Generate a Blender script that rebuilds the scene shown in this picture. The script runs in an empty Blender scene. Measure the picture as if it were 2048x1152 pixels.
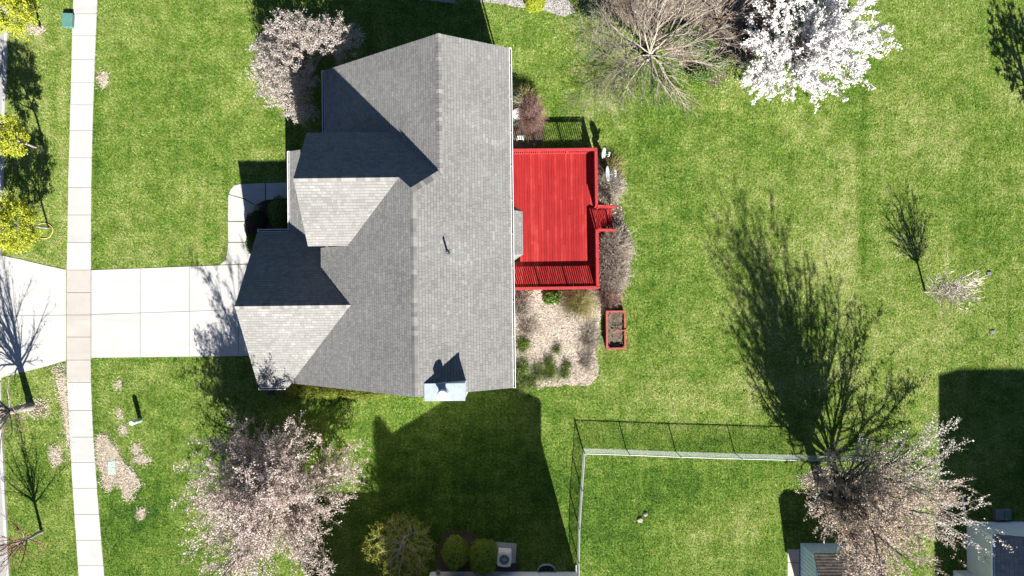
import bpy, math, random
import numpy as np
from mathutils import Vector, Matrix, kdtree
random.seed(7); RNG = np.random.default_rng(7)
scene = bpy.context.scene
COL = scene.collection
R = math.radians

# ------------------------------------------------------------------ camera
CAM_H = 37.0
FPX = 1365.3                      # focal length in pixels of a 2048 px wide frame
TILT = math.atan(15 / FPX)
cam = bpy.data.cameras.new('camera')
cam.sensor_width = 36.0
cam.lens = 36.0 * FPX / 2048
cam.clip_start = 0.5
cam.clip_end = 2000
cam_o = bpy.data.objects.new('camera', cam)
cam_o.location = (0, 0, CAM_H)
cam_o.rotation_euler = (TILT, 0, 0)
COL.objects.link(cam_o)
scene.camera = cam_o

# ------------------------------------------------------------------ light
SUN_EL = R(34.2)
SUN_H = Vector((0.26, -0.966, 0)).normalized()
SUN_DIR = Vector((SUN_H.x * math.cos(SUN_EL), SUN_H.y * math.cos(SUN_EL), math.sin(SUN_EL)))
world = bpy.data.worlds.new('World')
scene.world = world
world.use_nodes = True
wn = world.node_tree.nodes
wl = world.node_tree.links
wn.clear()
sky = wn.new('ShaderNodeTexSky')
sky.sky_type = 'NISHITA'
sky.sun_disc = False
sky.air_density = 0.5
sky.dust_density = 0.1
sky.ozone_density = 2.5
sky.sun_elevation = SUN_EL
sky.sun_rotation = math.atan2(SUN_H.x, SUN_H.y)
bg = wn.new('ShaderNodeBackground')
bg.inputs['Strength'].default_value = 0.05
wo = wn.new('ShaderNodeOutputWorld')
wl.new(sky.outputs[0], bg.inputs['Color'])
wl.new(bg.outputs[0], wo.inputs['Surface'])
sun = bpy.data.lights.new('sun', 'SUN')
sun.energy = 5.0
sun.angle = R(0.53)
sun.color = (1.0, 0.95, 0.87)
sun_o = bpy.data.objects.new('sun', sun)
sun_o.rotation_euler = SUN_DIR.to_track_quat('Z', 'Y').to_euler()
sun_o.location = (10, -30, 40)
COL.objects.link(sun_o)
scene.view_settings.view_transform = 'Standard'
scene.view_settings.look = 'None'
scene.view_settings.gamma = 1.0
scene.view_settings.use_curve_mapping = False
scene.view_settings.exposure = 1.85


# ------------------------------------------------------------------ helpers
def P(px, py, z=0.0):
    """Point at height z that lies under the photograph's pixel (2048 x 1152)."""
    x = (px - 1024) / FPX
    y = (576 - py) / FPX
    c, s = math.cos(TILT), math.sin(TILT)
    d = (x, y * c + s, y * s - c)
    t = (z - CAM_H) / d[2]
    return Vector((d[0] * t, d[1] * t, z))


def PX(x, y, z=0.0):
    """Arrays of ground points to pixels."""
    c, s = math.cos(TILT), math.sin(TILT)
    zz = z - CAM_H
    yc = y * c + zz * s
    zc = -y * s + zz * c
    return 1024 - FPX * x / zc, 576 + FPX * yc / zc


class MB:
    """Collects triangles / quads / polygons and links them as one mesh object."""
    def __init__(self):
        self.v = []; self.f = []; self.n = 0

    def add(self, V, F):
        V = np.asarray(V, dtype=np.float64).reshape(-1, 3)
        if isinstance(F, np.ndarray):
            self.f.append(F + self.n)
        else:
            by = {}
            for q in F:
                by.setdefault(len(q), []).append(q)
            for k, l in by.items():
                self.f.append(np.asarray(l, dtype=np.int64) + self.n)
        self.v.append(V); self.n += len(V)
        return self

    def box(self, x0, x1, y0, y1, z0, z1, M=None, bev=0.0):
        if bev > 0 and min(x1 - x0, y1 - y0, z1 - z0) > 2.2 * bev:
            b = bev
            V = []
            for sx in (0, 1):
                for sy in (0, 1):
                    for sz in (0, 1):
                        X = x1 if sx else x0; Y = y1 if sy else y0; Z = z1 if sz else z0
                        ix = X - b if sx else X + b; iy = Y - b if sy else Y + b; iz = Z - b if sz else Z + b
                        V += [(X, iy, iz), (ix, Y, iz), (ix, iy, Z)]
            def i(sx, sy, sz, a): return (sx * 4 + sy * 2 + sz) * 3 + a
            F = []
            for s in (0, 1):
                a = [i(s, 0, 0, 0), i(s, 1, 0, 0), i(s, 1, 1, 0), i(s, 0, 1, 0)]
                F.append(a if s else a[::-1])
                a = [i(0, s, 0, 1), i(0, s, 1, 1), i(1, s, 1, 1), i(1, s, 0, 1)]
                F.append(a if s else a[::-1])
                a = [i(0, 0, s, 2), i(1, 0, s, 2), i(1, 1, s, 2), i(0, 1, s, 2)]
                F.append(a if s else a[::-1])
            for s in (0, 1):
                for t in (0, 1):
                    F.append([i(s, t, 0, 0), i(s, t, 0, 1), i(s, t, 1, 1), i(s, t, 1, 0)])
                    F.append([i(s, 0, t, 0), i(s, 0, t, 2), i(s, 1, t, 2), i(s, 1, t, 0)])
                    F.append([i(0, s, t, 1), i(0, s, t, 2), i(1, s, t, 2), i(1, s, t, 1)])
            for sx in (0, 1):
                for sy in (0, 1):
                    for sz in (0, 1):
                        F.append([i(sx, sy, sz, 0), i(sx, sy, sz, 1), i(sx, sy, sz, 2)])
        else:
            V = [(x0, y0, z0), (x1, y0, z0), (x1, y1, z0), (x0, y1, z0), (x0, y0, z1), (x1, y0, z1), (x1, y1, z1), (x0, y1, z1)]
            F = [(0, 3, 2, 1), (4, 5, 6, 7), (0, 1, 5, 4), (1, 2, 6, 5), (2, 3, 7, 6), (3, 0, 4, 7)]
        if M is not None:
            V = [tuple(M @ Vector(q)) for q in V]
        return self.add(V, F)

    def bar(self, a, b, w, h, bev=0.0):
        """Rectangular bar from a to b, w across, h along the most vertical axis."""
        a = Vector(a); b = Vector(b)
        d = b - a
        L = d.length
        q = d.to_track_quat('X', 'Z').to_matrix().to_4x4()
        q.translation = a
        return self.box(0, L, -w / 2, w / 2, -h / 2, h / 2, q, bev)

    def prism(self, pts, z0, z1):
        """Vertical prism over a plan polygon; z0, z1 numbers or per-vertex lists."""
        n = len(pts)
        a0 = z0 if hasattr(z0, '__len__') else [z0] * n
        a1 = z1 if hasattr(z1, '__len__') else [z1] * n
        V = [(p[0], p[1], a0[i]) for i, p in enumerate(pts)] + [(p[0], p[1], a1[i]) for i, p in enumerate(pts)]
        area = sum(pts[i][0] * pts[(i + 1) % n][1] - pts[(i + 1) % n][0] * pts[i][1] for i in range(n))
        top = list(range(n, 2 * n)); bot = list(range(n))[::-1]
        sd = [(i, (i + 1) % n, n + (i + 1) % n, n + i) for i in range(n)]
        if area < 0:
            top = top[::-1]; bot = bot[::-1]; sd = [s[::-1] for s in sd]
        return self.add(V, [top, bot] + sd)

    def lathe(self, prof, k=20, M=None):
        V = []; F = []
        for (r, z) in prof:
            for j in range(k):
                a = 2 * math.pi * j / k
                V.append((r * math.cos(a), r * math.sin(a), z))
        for i in range(len(prof) - 1):
            for j in range(k):
                j2 = (j + 1) % k
                F.append((i * k + j, i * k + j2, (i + 1) * k + j2, (i + 1) * k + j))
        F.append(tuple(range(k))[::-1]); F.append(tuple(range((len(prof) - 1) * k, len(prof) * k)))
        if M is not None:
            V = [tuple(M @ Vector(q)) for q in V]
        return self.add(V, F)

    def tube(self, pts, r, k=8):
        pts = [Vector(p) for p in pts]
        a = np.array([tuple(p) for p in pts[:-1]]); b = np.array([tuple(p) for p in pts[1:]])
        rr = np.full(len(a), r)
        V, F = frusta(a, b, rr, rr, k)
        return self.add(V, F)

    def mesh(self, name):
        me = bpy.data.meshes.new(name)
        V = np.concatenate(self.v) if self.v else np.zeros((0, 3))
        me.vertices.add(len(V))
        me.vertices.foreach_set('co', V.astype(np.float32).ravel())
        loops = np.concatenate([f.ravel() for f in self.f])
        tot = np.concatenate([np.full(len(f), f.shape[1]) for f in self.f])
        st = np.concatenate([[0], np.cumsum(tot)[:-1]])
        me.loops.add(len(loops))
        me.loops.foreach_set('vertex_index', loops.astype(np.int32))
        me.polygons.add(len(tot))
        me.polygons.foreach_set('loop_start', st.astype(np.int32))
        me.polygons.foreach_set('loop_total', tot.astype(np.int32))
        me.update(calc_edges=True)
        return me

    def build(self, name, mat, parent=None, smooth=False, kind=None):
        me = self.mesh(name)
        return obj(name, me, mat, parent, smooth, kind)


def obj(name, me, mat, parent=None, smooth=False, kind=None):
    if mat is not None and not me.materials:
        me.materials.append(mat)
    me.polygons.foreach_set('use_smooth', np.full(len(me.polygons), bool(smooth)))
    o = bpy.data.objects.new(name, me)
    COL.objects.link(o)
    if parent is not None:
        o.parent = parent
    if kind:
        o['kind'] = kind
    return o


def tag(o, label, cat, group=None):
    o['label'] = label; o['category'] = cat
    if group: o['group'] = group
    return o


def thing(name, label, cat, loc=(0, 0, 0), rz=0.0, group=None):
    o = bpy.data.objects.new(name, None)
    o.empty_display_size = 0.3
    COL.objects.link(o)
    o.location = loc; o.rotation_euler = (0, 0, rz)
    return tag(o, label, cat, group)


def frusta(a, b, r0, r1, k=4):
    """Many tapered tubes at once: a->b with end radii r0, r1."""
    a = np.asarray(a, float); b = np.asarray(b, float)
    n = len(a)
    d = b - a
    L = np.linalg.norm(d, axis=1, keepdims=True); L[L == 0] = 1
    d = d / L
    up = np.where(np.abs(d[:, 2:3]) < 0.9, np.array([[0, 0, 1.0]]), np.array([[1.0, 0, 0]]))
    u = np.cross(d, up); u /= np.linalg.norm(u, axis=1, keepdims=True)
    w = np.cross(d, u)
    V = np.zeros((n, 2 * k, 3))
    for j in range(k):
        t = 2 * math.pi * j / k
        o = u * math.cos(t) + w * math.sin(t)
        V[:, j] = a + o * np.asarray(r0)[:, None]
        V[:, k + j] = b + o * np.asarray(r1)[:, None]
    F = np.zeros((n, k, 4), dtype=np.int64)
    base = (np.arange(n) * 2 * k)[:, None]
    for j in range(k):
        j2 = (j + 1) % k
        F[:, j] = base + np.array([[j, k + j, k + j2, j2]])
    return V.reshape(-1, 3), F.reshape(-1, 4)


def quads(c, nrm, size, rng, aspect=1.0):
    """Small random quads (petals, leaves): centres, facing directions, sizes."""
    n = len(c)
    nrm = nrm / (np.linalg.norm(nrm, axis=1, keepdims=True) + 1e-9)
    t = rng.normal(size=(n, 3))
    u = np.cross(nrm, t); u /= (np.linalg.norm(u, axis=1, keepdims=True) + 1e-9)
    w = np.cross(nrm, u)
    s = np.asarray(size)[:, None] * 0.5
    u = u * s * aspect; w = w * s
    V = np.stack([c - u, c - w * 0.9 + nrm * s * 0.25, c + u, c + w * 0.9 + nrm * s * 0.25], axis=1)
    F = (np.arange(n) * 4)[:, None] + np.array([[0, 1, 2, 3]])
    return V.reshape(-1, 3), F


# ------------------------------------------------------------------ materials
MATS = {}


class NT:
    def __init__(self, name, rough=0.8, spec=0.3):
        self.m = bpy.data.materials.new(name); self.m.use_nodes = True
        self.t = self.m.node_tree
        self.b = self.t.nodes['Principled BSDF']
        self.b.inputs['Roughness'].default_value = rough
        self.b.inputs['Specular IOR Level'].default_value = spec
        self.pos = None

    def n(self, ty, **kw):
        x = self.t.nodes.new(ty)
        for k, v in kw.items():
            setattr(x, k, v)
        return x

    def l(self, a, b): self.t.links.new(a, b)

    def coord(self, obj_space=False):
        if obj_space:
            return self.n('ShaderNodeTexCoord').outputs['Object']
        if self.pos is None:
            self.pos = self.n('ShaderNodeNewGeometry').outputs['Position']
        return self.pos

    def noise(self, scale, detail=3, rough=0.55, vec=None, stretch=None, lac=2.0):
        x = self.n('ShaderNodeTexNoise')
        x.inputs['Scale'].default_value = scale
        x.inputs['Detail'].default_value = detail
        x.inputs['Roughness'].default_value = rough
        v = vec if vec is not None else self.coord()
        if stretch:
            mp = self.n('ShaderNodeVectorMath', operation='MULTIPLY')
            self.l(v, mp.inputs[0]); mp.inputs[1].default_value = stretch
            v = mp.outputs[0]
        self.l(v, x.inputs['Vector'])
        return x.outputs['Fac']

    def ma(self, op, a, b=None, c=None, clamp=False):
        x = self.n('ShaderNodeMath', operation=op, use_clamp=clamp)
        for i, q in enumerate((a, b, c)):
            if q is None: continue
            if isinstance(q, (int, float)): x.inputs[i].default_value = q
            else: self.l(q, x.inputs[i])
        return x.outputs[0]

    def ramp(self, fac, stops, interp='LINEAR'):
        x = self.n('ShaderNodeValToRGB')
        x.color_ramp.interpolation = interp
        e = x.color_ramp.elements
        while len(e) < len(stops): e.new(0.5)
        for i, (p, c) in enumerate(stops):
            e[i].position = p
            e[i].color = (c[0], c[1], c[2], 1) if hasattr(c, '__len__') else (c, c, c, 1)
        self.l(fac, x.inputs[0])
        return x.outputs[0]

    def mix(self, fac, a, b, mode='MIX'):
        x = self.n('ShaderNodeMix', data_type='RGBA', blend_type=mode)
        for i, q in ((0, fac), (6, a), (7, b)):
            if isinstance(q, (int, float)): x.inputs[i].default_value = q
            elif hasattr(q, '__len__'): x.inputs[i].default_value = (q[0], q[1], q[2], 1)
            else: self.l(q, x.inputs[i])
        return x.outputs[2]

    def island(self): return self.n('ShaderNodeNewGeometry').outputs['Random Per Island']

    def objrand(self): return self.n('ShaderNodeObjectInfo').outputs['Random']

    def color(self, c):
        if hasattr(c, '__len__'): self.b.inputs['Base Color'].default_value = (c[0], c[1], c[2], 1)
        else: self.l(c, self.b.inputs['Base Color'])

    def bump(self, h, strength=0.3, dist=0.02):
        x = self.n('ShaderNodeBump')
        x.inputs['Strength'].default_value = strength
        x.inputs['Distance'].default_value = dist
        self.l(h, x.inputs['Height']); self.l(x.outputs[0], self.b.inputs['Normal'])

    def translucent(self, col, fac):
        tr = self.n('ShaderNodeBsdfTranslucent')
        if hasattr(col, '__len__'): tr.inputs[0].default_value = (*col, 1)
        else: self.l(col, tr.inputs[0])
        mx = self.n('ShaderNodeMixShader'); mx.inputs[0].default_value = fac
        out = self.t.nodes['Material Output']
        self.l(self.b.outputs[0], mx.inputs[1]); self.l(tr.outputs[0], mx.inputs[2])
        self.l(mx.outputs[0], out.inputs['Surface'])


def plain(name, c, rough=0.7, var=0.15, scale=6.0, metal=0.0, spec=0.3):
    n = NT(name, rough, spec)
    f = n.noise(scale, 4)
    lo = tuple(x * (1 - var) for x in c); hi = tuple(min(1, x * (1 + var)) for x in c)
    n.color(n.ramp(f, [(0.3, lo), (0.7, hi)]))
    n.b.inputs['Metallic'].default_value = metal
    MATS[name] = n.m
    return n.m


def grass_color(n, blade):
    dry = n.n('ShaderNodeAttribute', attribute_name='dry').outputs['Fac']
    a = n.noise(0.30, 4, 0.6)
    b = n.noise(1.5, 4, 0.6)
    c = n.noise(9.0, 3, 0.7)
    st = n.noise(1.0, 2, 0.5, stretch=(3.4, 0.25, 1))     # mower tracks running along the plot
    v = n.ma('MULTIPLY', n.ma('SUBTRACT', a, 0.5), 0.75)
    v = n.ma('ADD', v, n.ma('MULTIPLY', n.ma('SUBTRACT', b, 0.5), 0.80))
    v = n.ma('ADD', v, n.ma('MULTIPLY', n.ma('SUBTRACT', c, 0.5), 1.75))
    v = n.ma('ADD', v, n.ma('MULTIPLY', n.ma('SUBTRACT', st, 0.5), 0.30))
    st2 = n.noise(1.0, 2, 0.5, stretch=(0.22, 2.6, 1))    # passes across
    v = n.ma('ADD', v, n.ma('MULTIPLY', n.ma('SUBTRACT', st2, 0.5), 0.20))
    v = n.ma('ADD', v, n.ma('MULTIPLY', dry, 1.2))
    if blade:
        v = n.ma('ADD', v, n.ma('MULTIPLY', n.ma('SUBTRACT', n.island(), 0.5), 0.56))
    v = n.ma('ADD', v, 0.53)
    return n.ramp(v, [(0.00, (0.014, 0.055, 0.004)), (0.25, (0.045, 0.118, 0.008)), (0.45, (0.100, 0.182, 0.017)),
                      (0.62, (0.172, 0.240, 0.042)), (0.80, (0.27, 0.31, 0.095)), (1.0, (0.40, 0.40, 0.19))])


def make_materials():
    n = NT('lawn', 0.95, 0.1)
    n.color(n.mix(0.45, grass_color(n, False), (0.030, 0.042, 0.012)))
    n.bump(n.noise(14, 4, 0.7), 0.6, 0.03)
    MATS['lawn'] = n.m
    n = NT('blade', 0.75, 0.15)
    gc = grass_color(n, True)
    n.color(gc); n.translucent(gc, 0.25)
    MATS['blade'] = n.m
    # concrete
    for nm, base in (('concrete', (0.345, 0.342, 0.333)), ('concrete_warm', (0.315, 0.298, 0.276)), ('concrete_street', (0.25, 0.25, 0.245))):
        n = NT(nm, 0.85, 0.25)
        f = n.ma('ADD', n.ma('MULTIPLY', n.noise(0.9, 6, 0.65), 0.55), n.ma('MULTIPLY', n.noise(22, 3), 0.22))
        f = n.ma('ADD', f, n.ma('MULTIPLY', n.objrand(), 0.22))
        c = n.ramp(f, [(0.28, tuple(x * 0.80 for x in base)), (0.78, tuple(x * 1.08 for x in base))])
        tyre = n.ramp(n.noise(1.0, 4, 0.6, stretch=(0.12, 2.4, 1)), [(0.56, 0.0), (0.74, 1.0)])      # faint wheel marks along the drive
        c = n.mix(n.ma('MULTIPLY', tyre, 0.22), c, tuple(x * 0.45 for x in base))
        spot = n.ramp(n.noise(3.1, 3, 0.6), [(0.66, 0.0), (0.76, 1.0)])
        c = n.mix(n.ma('MULTIPLY', spot, 0.25), c, (base[0] * .55, base[1] * .5, base[2] * .42))
        n.color(c)
        n.bump(n.noise(60, 2), 0.15, 0.004)
        MATS[nm] = n.m
    # shingles
    for nm, lo, mid, hi in (('shingle', (0.125, 0.124, 0.120), (0.153, 0.152, 0.147), (0.205, 0.203, 0.196)),
                            ('shingle_brown', (0.08, 0.07, 0.06), (0.12, 0.105, 0.09), (0.17, 0.15, 0.13)),
                            ('shingle_light', (0.13, 0.13, 0.125), (0.18, 0.178, 0.172), (0.24, 0.235, 0.23))):
        n = NT(nm, 0.93, 0.2)
        isl = n.island()
        f = n.ma('ADD', n.ma('MULTIPLY', isl, 0.60), n.ma('MULTIPLY', n.noise(0.45, 5, 0.65), 0.36))
        f = n.ma('ADD', f, n.ma('MULTIPLY', n.noise(70, 2), 0.12))
        smut = n.noise(0.5, 4, 0.6, stretch=(0.35, 1.2, 1))
        f = n.ma('ADD', f, n.ma('MULTIPLY', n.ma('SUBTRACT', smut, 0.5), 0.8))
        n.color(n.ramp(f, [(0.20, lo), (0.50, mid), (0.80, tuple(x * 1.08 for x in mid)), (0.97, hi)]))
        n.bump(n.noise(120, 2), 0.3, 0.004)
        MATS[nm] = n.m
    plain('joint', (0.075, 0.075, 0.072), 0.95, 0.3, 5)
    plain('fence_metal', (0.27, 0.29, 0.295), 0.5, 0.1, 5, metal=0.1)
    plain('ridge', (0.085, 0.083, 0.08), 0.93, 0.22, 5.0)
    plain('white_trim', (0.74, 0.75, 0.76), 0.5, 0.05, 2)
    plain('gutter_white', (0.70, 0.71, 0.72), 0.45, 0.06, 3)
    plain('gutter_inside', (0.10, 0.10, 0.10), 0.8, 0.3, 8)
    plain('siding', (0.62, 0.63, 0.63), 0.65, 0.05, 1.2)
    plain('siding_tan', (0.50, 0.45, 0.38), 0.65, 0.05, 1.2)
    plain('siding_blue', (0.46, 0.58, 0.63), 0.65, 0.08, 3)
    plain('galv', (0.26, 0.30, 0.335), 0.5, 0.12, 5, metal=0.1)
    plain('metal_grey', (0.16, 0.165, 0.17), 0.5, 0.15, 8, metal=0.3)
    plain('wire', (0.26, 0.285, 0.285), 0.5, 0.1, 8)
    plain('black_rubber', (0.02, 0.02, 0.022), 0.7, 0.2, 9)
    plain('glass_dark', (0.02, 0.025, 0.03), 0.08, 0.1, 2, spec=0.6)
    plain('white_plastic', (0.55, 0.56, 0.56), 0.45, 0.05, 6)
    plain('white_panel', (0.76, 0.77, 0.78), 0.5, 0.03, 2)
    plain('dish_grey', (0.34, 0.355, 0.37), 0.5, 0.06, 5)
    plain('green_plastic', (0.05, 0.22, 0.13), 0.55, 0.15, 7)
    plain('green_box', (0.06, 0.15, 0.13), 0.55, 0.12, 6)
    plain('green_lid', (0.26, 0.36, 0.31), 0.6, 0.12, 9)
    plain('hose', (0.45, 0.33, 0.12), 0.5, 0.1, 9)
    plain('stone', (0.22, 0.19, 0.17), 0.9, 0.3, 9)
    plain('paver', (0.42, 0.33, 0.27), 0.9, 0.15, 4)
    plain('beige_metal', (0.62, 0.60, 0.56), 0.5, 0.08, 6)
    plain('valve_lid', (0.09, 0.09, 0.095), 0.8, 0.3, 14)
    # red deck stain
    n = NT('deck_red', 0.75, 0.12)
    f = n.ma('ADD', n.ma('MULTIPLY', n.noise(2.0, 5, 0.65, stretch=(9, 0.6, 3)), 0.75), n.ma('MULTIPLY', n.objrand(), 0.36))
    f = n.ma('ADD', f, n.ma('MULTIPLY', n.ma('SUBTRACT', n.noise(0.9, 5, 0.65), 0.5), 0.7))
    n.color(n.ramp(f, [(0.25, (0.165, 0.009, 0.010)), (0.60, (0.225, 0.0145, 0.0145)), (0.95, (0.30, 0.040, 0.036))]))
    n.bump(n.noise(6, 3, stretch=(9, 0.5, 3)), 0.2, 0.004)
    MATS['deck_red'] = n.m
    plain('rail_red', (0.26, 0.026, 0.028), 0.7, 0.15, 5, spec=0.15)
    plain('planter_red', (0.24, 0.05, 0.045), 0.7, 0.25, 6)
    # soils
    def soil(nm, stops, sc=9):
        n = NT(nm, 0.95, 0.1)
        f = n.ma('ADD', n.ma('MULTIPLY', n.noise(sc, 5, 0.7), 0.6), n.ma('MULTIPLY', n.noise(1.1, 3), 0.45))
        if nm in ('chip', 'straw_bits'): f = n.ma('ADD', n.ma('MULTIPLY', f, 0.6), n.ma('MULTIPLY', n.island(), 0.45))
        n.color(n.ramp(f, stops)); n.bump(n.noise(sc * 3, 3), 0.6, 0.02)
        MATS[nm] = n.m
    soil('mulch_pale', [(0.3, (0.17, 0.14, 0.11)), (0.5, (0.31, 0.265, 0.22)), (0.75, (0.41, 0.365, 0.31))])
    soil('chip', [(0.25, (0.21, 0.165, 0.13)), (0.55, (0.36, 0.31, 0.26)), (0.85, (0.50, 0.45, 0.39))])
    soil('straw', [(0.3, (0.20, 0.17, 0.12)), (0.55, (0.32, 0.28, 0.215)), (0.8, (0.40, 0.36, 0.29))], 16)
    soil('straw_bits', [(0.25, (0.23, 0.19, 0.14)), (0.55, (0.40, 0.35, 0.28)), (0.85, (0.53, 0.48, 0.40))])
    soil('dirt', [(0.3, (0.045, 0.035, 0.024)), (0.55, (0.09, 0.072, 0.052)), (0.8, (0.15, 0.125, 0.095))])
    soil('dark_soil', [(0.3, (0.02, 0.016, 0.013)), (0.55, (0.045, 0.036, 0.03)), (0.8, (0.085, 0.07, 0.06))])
    soil('gravel', [(0.3, (0.16, 0.155, 0.145)), (0.55, (0.28, 0.27, 0.255)), (0.8, (0.40, 0.39, 0.37))], 18)
    # bark
    def bark(nm, c):
        n = NT(nm, 0.9, 0.15)
        f = n.noise(7, 4, 0.65)
        n.color(n.ramp(f, [(0.3, tuple(x * 0.6 for x in c)), (0.7, tuple(x * 1.2 for x in c))]))
        n.bump(n.noise(30, 3), 0.4, 0.01)
        MATS[nm] = n.m
    bark('bark_grey', (0.23, 0.21, 0.195)); bark('bark_dark', (0.11, 0.095, 0.085))
    bark('bark_pale', (0.30, 0.265, 0.225)); bark('bark_white', (0.42, 0.375, 0.32)); bark('bark_brown', (0.17, 0.12, 0.09))
    bark('twig_grey', (0.20, 0.175, 0.16)); bark('twig_tan', (0.25, 0.215, 0.18)); bark('twig_red', (0.24, 0.12, 0.09))
    bark('twig_purple', (0.20, 0.125, 0.105)); bark('twig_olive', (0.21, 0.19, 0.07)); bark('twig_white', (0.50, 0.445, 0.38))
    # petals and leaves
    def leafy(nm, stops, tr=0.4, rough=0.7):
        n = NT(nm, rough, 0.15)
        f = n.ma('ADD', n.ma('MULTIPLY', n.island(), 0.65), n.ma('MULTIPLY', n.noise(0.9, 3), 0.35))
        c = n.ramp(f, stops)
        n.color(c)
        if tr: n.translucent(c, tr)
        MATS[nm] = n.m
    leafy('petal_white', [(0.1, (0.62, 0.60, 0.59)), (0.9, (0.82, 0.81, 0.80))])
    leafy('petal_cream', [(0.1, (0.22, 0.175, 0.145)), (0.5, (0.43, 0.385, 0.35)), (0.9, (0.66, 0.62, 0.59))])
    leafy('petal_pink', [(0.1, (0.28, 0.20, 0.17)), (0.5, (0.50, 0.42, 0.375)), (0.9, (0.70, 0.62, 0.575))])
    leafy('petal_tan', [(0.1, (0.24, 0.175, 0.13)), (0.5, (0.45, 0.36, 0.29)), (0.9, (0.64, 0.54, 0.455))])
    leafy('petal_ivory', [(0.1, (0.40, 0.37, 0.32)), (0.9, (0.72, 0.70, 0.65))])
    leafy('leaf_lime', [(0.1, (0.22, 0.26, 0.018)), (0.5, (0.36, 0.40, 0.035)), (0.9, (0.46, 0.48, 0.07))], 0.35)
    leafy('leaf_gold', [(0.1, (0.17, 0.20, 0.02)), (0.5, (0.29, 0.32, 0.035)), (0.9, (0.42, 0.43, 0.07))], 0.35)
    leafy('leaf_chartreuse', [(0.1, (0.20, 0.26, 0.015)), (0.9, (0.36, 0.40, 0.04))], 0.3)
    leafy('leaf_green', [(0.1, (0.045, 0.085, 0.010)), (0.5, (0.085, 0.14, 0.018)), (0.9, (0.13, 0.19, 0.03))], 0.2)
    leafy('leaf_fresh', [(0.1, (0.07, 0.14, 0.015)), (0.9, (0.16, 0.27, 0.04))], 0.3)
    leafy('leaf_boxwood', [(0.1, (0.10, 0.155, 0.016)), (0.5, (0.18, 0.255, 0.03)), (0.9, (0.27, 0.35, 0.05))], 0.3)
    leafy('leaf_hedge', [(0.1, (0.09, 0.12, 0.012)), (0.9, (0.20, 0.23, 0.03))], 0.25)
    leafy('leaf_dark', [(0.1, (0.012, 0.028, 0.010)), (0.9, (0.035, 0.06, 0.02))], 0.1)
    leafy('bud_red', [(0.1, (0.26, 0.10, 0.06)), (0.9, (0.46, 0.24, 0.15))], 0.2)
    leafy('leaf_maroon', [(0.1, (0.05, 0.02, 0.022)), (0.9, (0.13, 0.055, 0.055))], 0.1)
    leafy('leaf_sage', [(0.1, (0.13, 0.13, 0.08)), (0.9, (0.26, 0.25, 0.17))], 0.2)


make_materials()
M = MATS


# ------------------------------------------------------------------ the ground
def poly_px(pts, z=0.0):
    return [P(x, y, z) for x, y in pts]


def inside(px, py, poly):
    """Vectorised point in polygon."""
    r = np.zeros(len(px), dtype=bool)
    n = len(poly)
    for i in range(n):
        x0, y0 = poly[i]; x1, y1 = poly[(i + 1) % n]
        c = ((y0 > py) != (y1 > py)) & (px < (x1 - x0) * (py - y0) / (y1 - y0 + 1e-12) + x0)
        r ^= c
    return r


def wobble(poly, step=14, amp=3.0, seed=0):
    """Subdivide a pixel outline and roughen it."""
    rr = random.Random(seed)
    out = []
    n = len(poly)
    for i in range(n):
        a = poly[i]; b = poly[(i + 1) % n]
        d = math.hypot(b[0] - a[0], b[1] - a[1])
        k = max(1, int(d / step))
        for j in range(k):
            t = j / k
            out.append((a[0] + (b[0] - a[0]) * t + rr.uniform(-amp, amp), a[1] + (b[1] - a[1]) * t + rr.uniform(-amp, amp)))
    return out


def blob(cx, cy, rx, ry, seed, k=14, rough=0.2):
    rr = random.Random(seed)
    return [(cx + rx * math.cos(2 * math.pi * i / k) * (1 + rr.uniform(-rough, rough)),
             cy + ry * math.sin(2 * math.pi * i / k) * (1 + rr.uniform(-rough, rough))) for i in range(k)]


# dry / lush regions of the lawn, one also deepening a house shadow: (px, py, radius x, radius y, amount)
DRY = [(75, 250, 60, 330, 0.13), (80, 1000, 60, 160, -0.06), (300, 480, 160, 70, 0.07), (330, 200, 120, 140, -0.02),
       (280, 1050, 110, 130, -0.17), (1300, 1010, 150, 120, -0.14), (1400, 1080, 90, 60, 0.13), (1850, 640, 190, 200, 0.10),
       (1850, 200, 200, 200, 0.07), (1560, 560, 110, 180, 0.10), (1300, 300, 80, 160, -0.07), (920, 980, 240, 150, -0.24),  # last entry: deep green grass, also darkens the neighbouring house's shadow by colour
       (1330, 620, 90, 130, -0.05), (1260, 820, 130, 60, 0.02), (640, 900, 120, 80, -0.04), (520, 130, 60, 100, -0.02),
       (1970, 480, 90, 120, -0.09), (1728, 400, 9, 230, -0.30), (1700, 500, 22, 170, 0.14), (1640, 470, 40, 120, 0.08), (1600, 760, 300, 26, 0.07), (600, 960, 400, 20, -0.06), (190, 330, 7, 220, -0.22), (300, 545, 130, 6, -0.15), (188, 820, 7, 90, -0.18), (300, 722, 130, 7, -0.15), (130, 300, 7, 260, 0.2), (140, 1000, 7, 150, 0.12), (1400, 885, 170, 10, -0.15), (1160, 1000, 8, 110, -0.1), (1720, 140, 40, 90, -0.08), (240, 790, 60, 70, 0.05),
       (1120, 120, 60, 60, 0.06), (1400, 800, 160, 50, 0.08), (90, 770, 40, 40, 0.16), (60, 520, 70, 20, 0.1),
       (300, 730, 130, 16, 0.06), (1420, 960, 160, 40, -0.10), (60, 60, 60, 60, 0.08), (1250, 1090, 60, 60, -0.1)]


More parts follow.
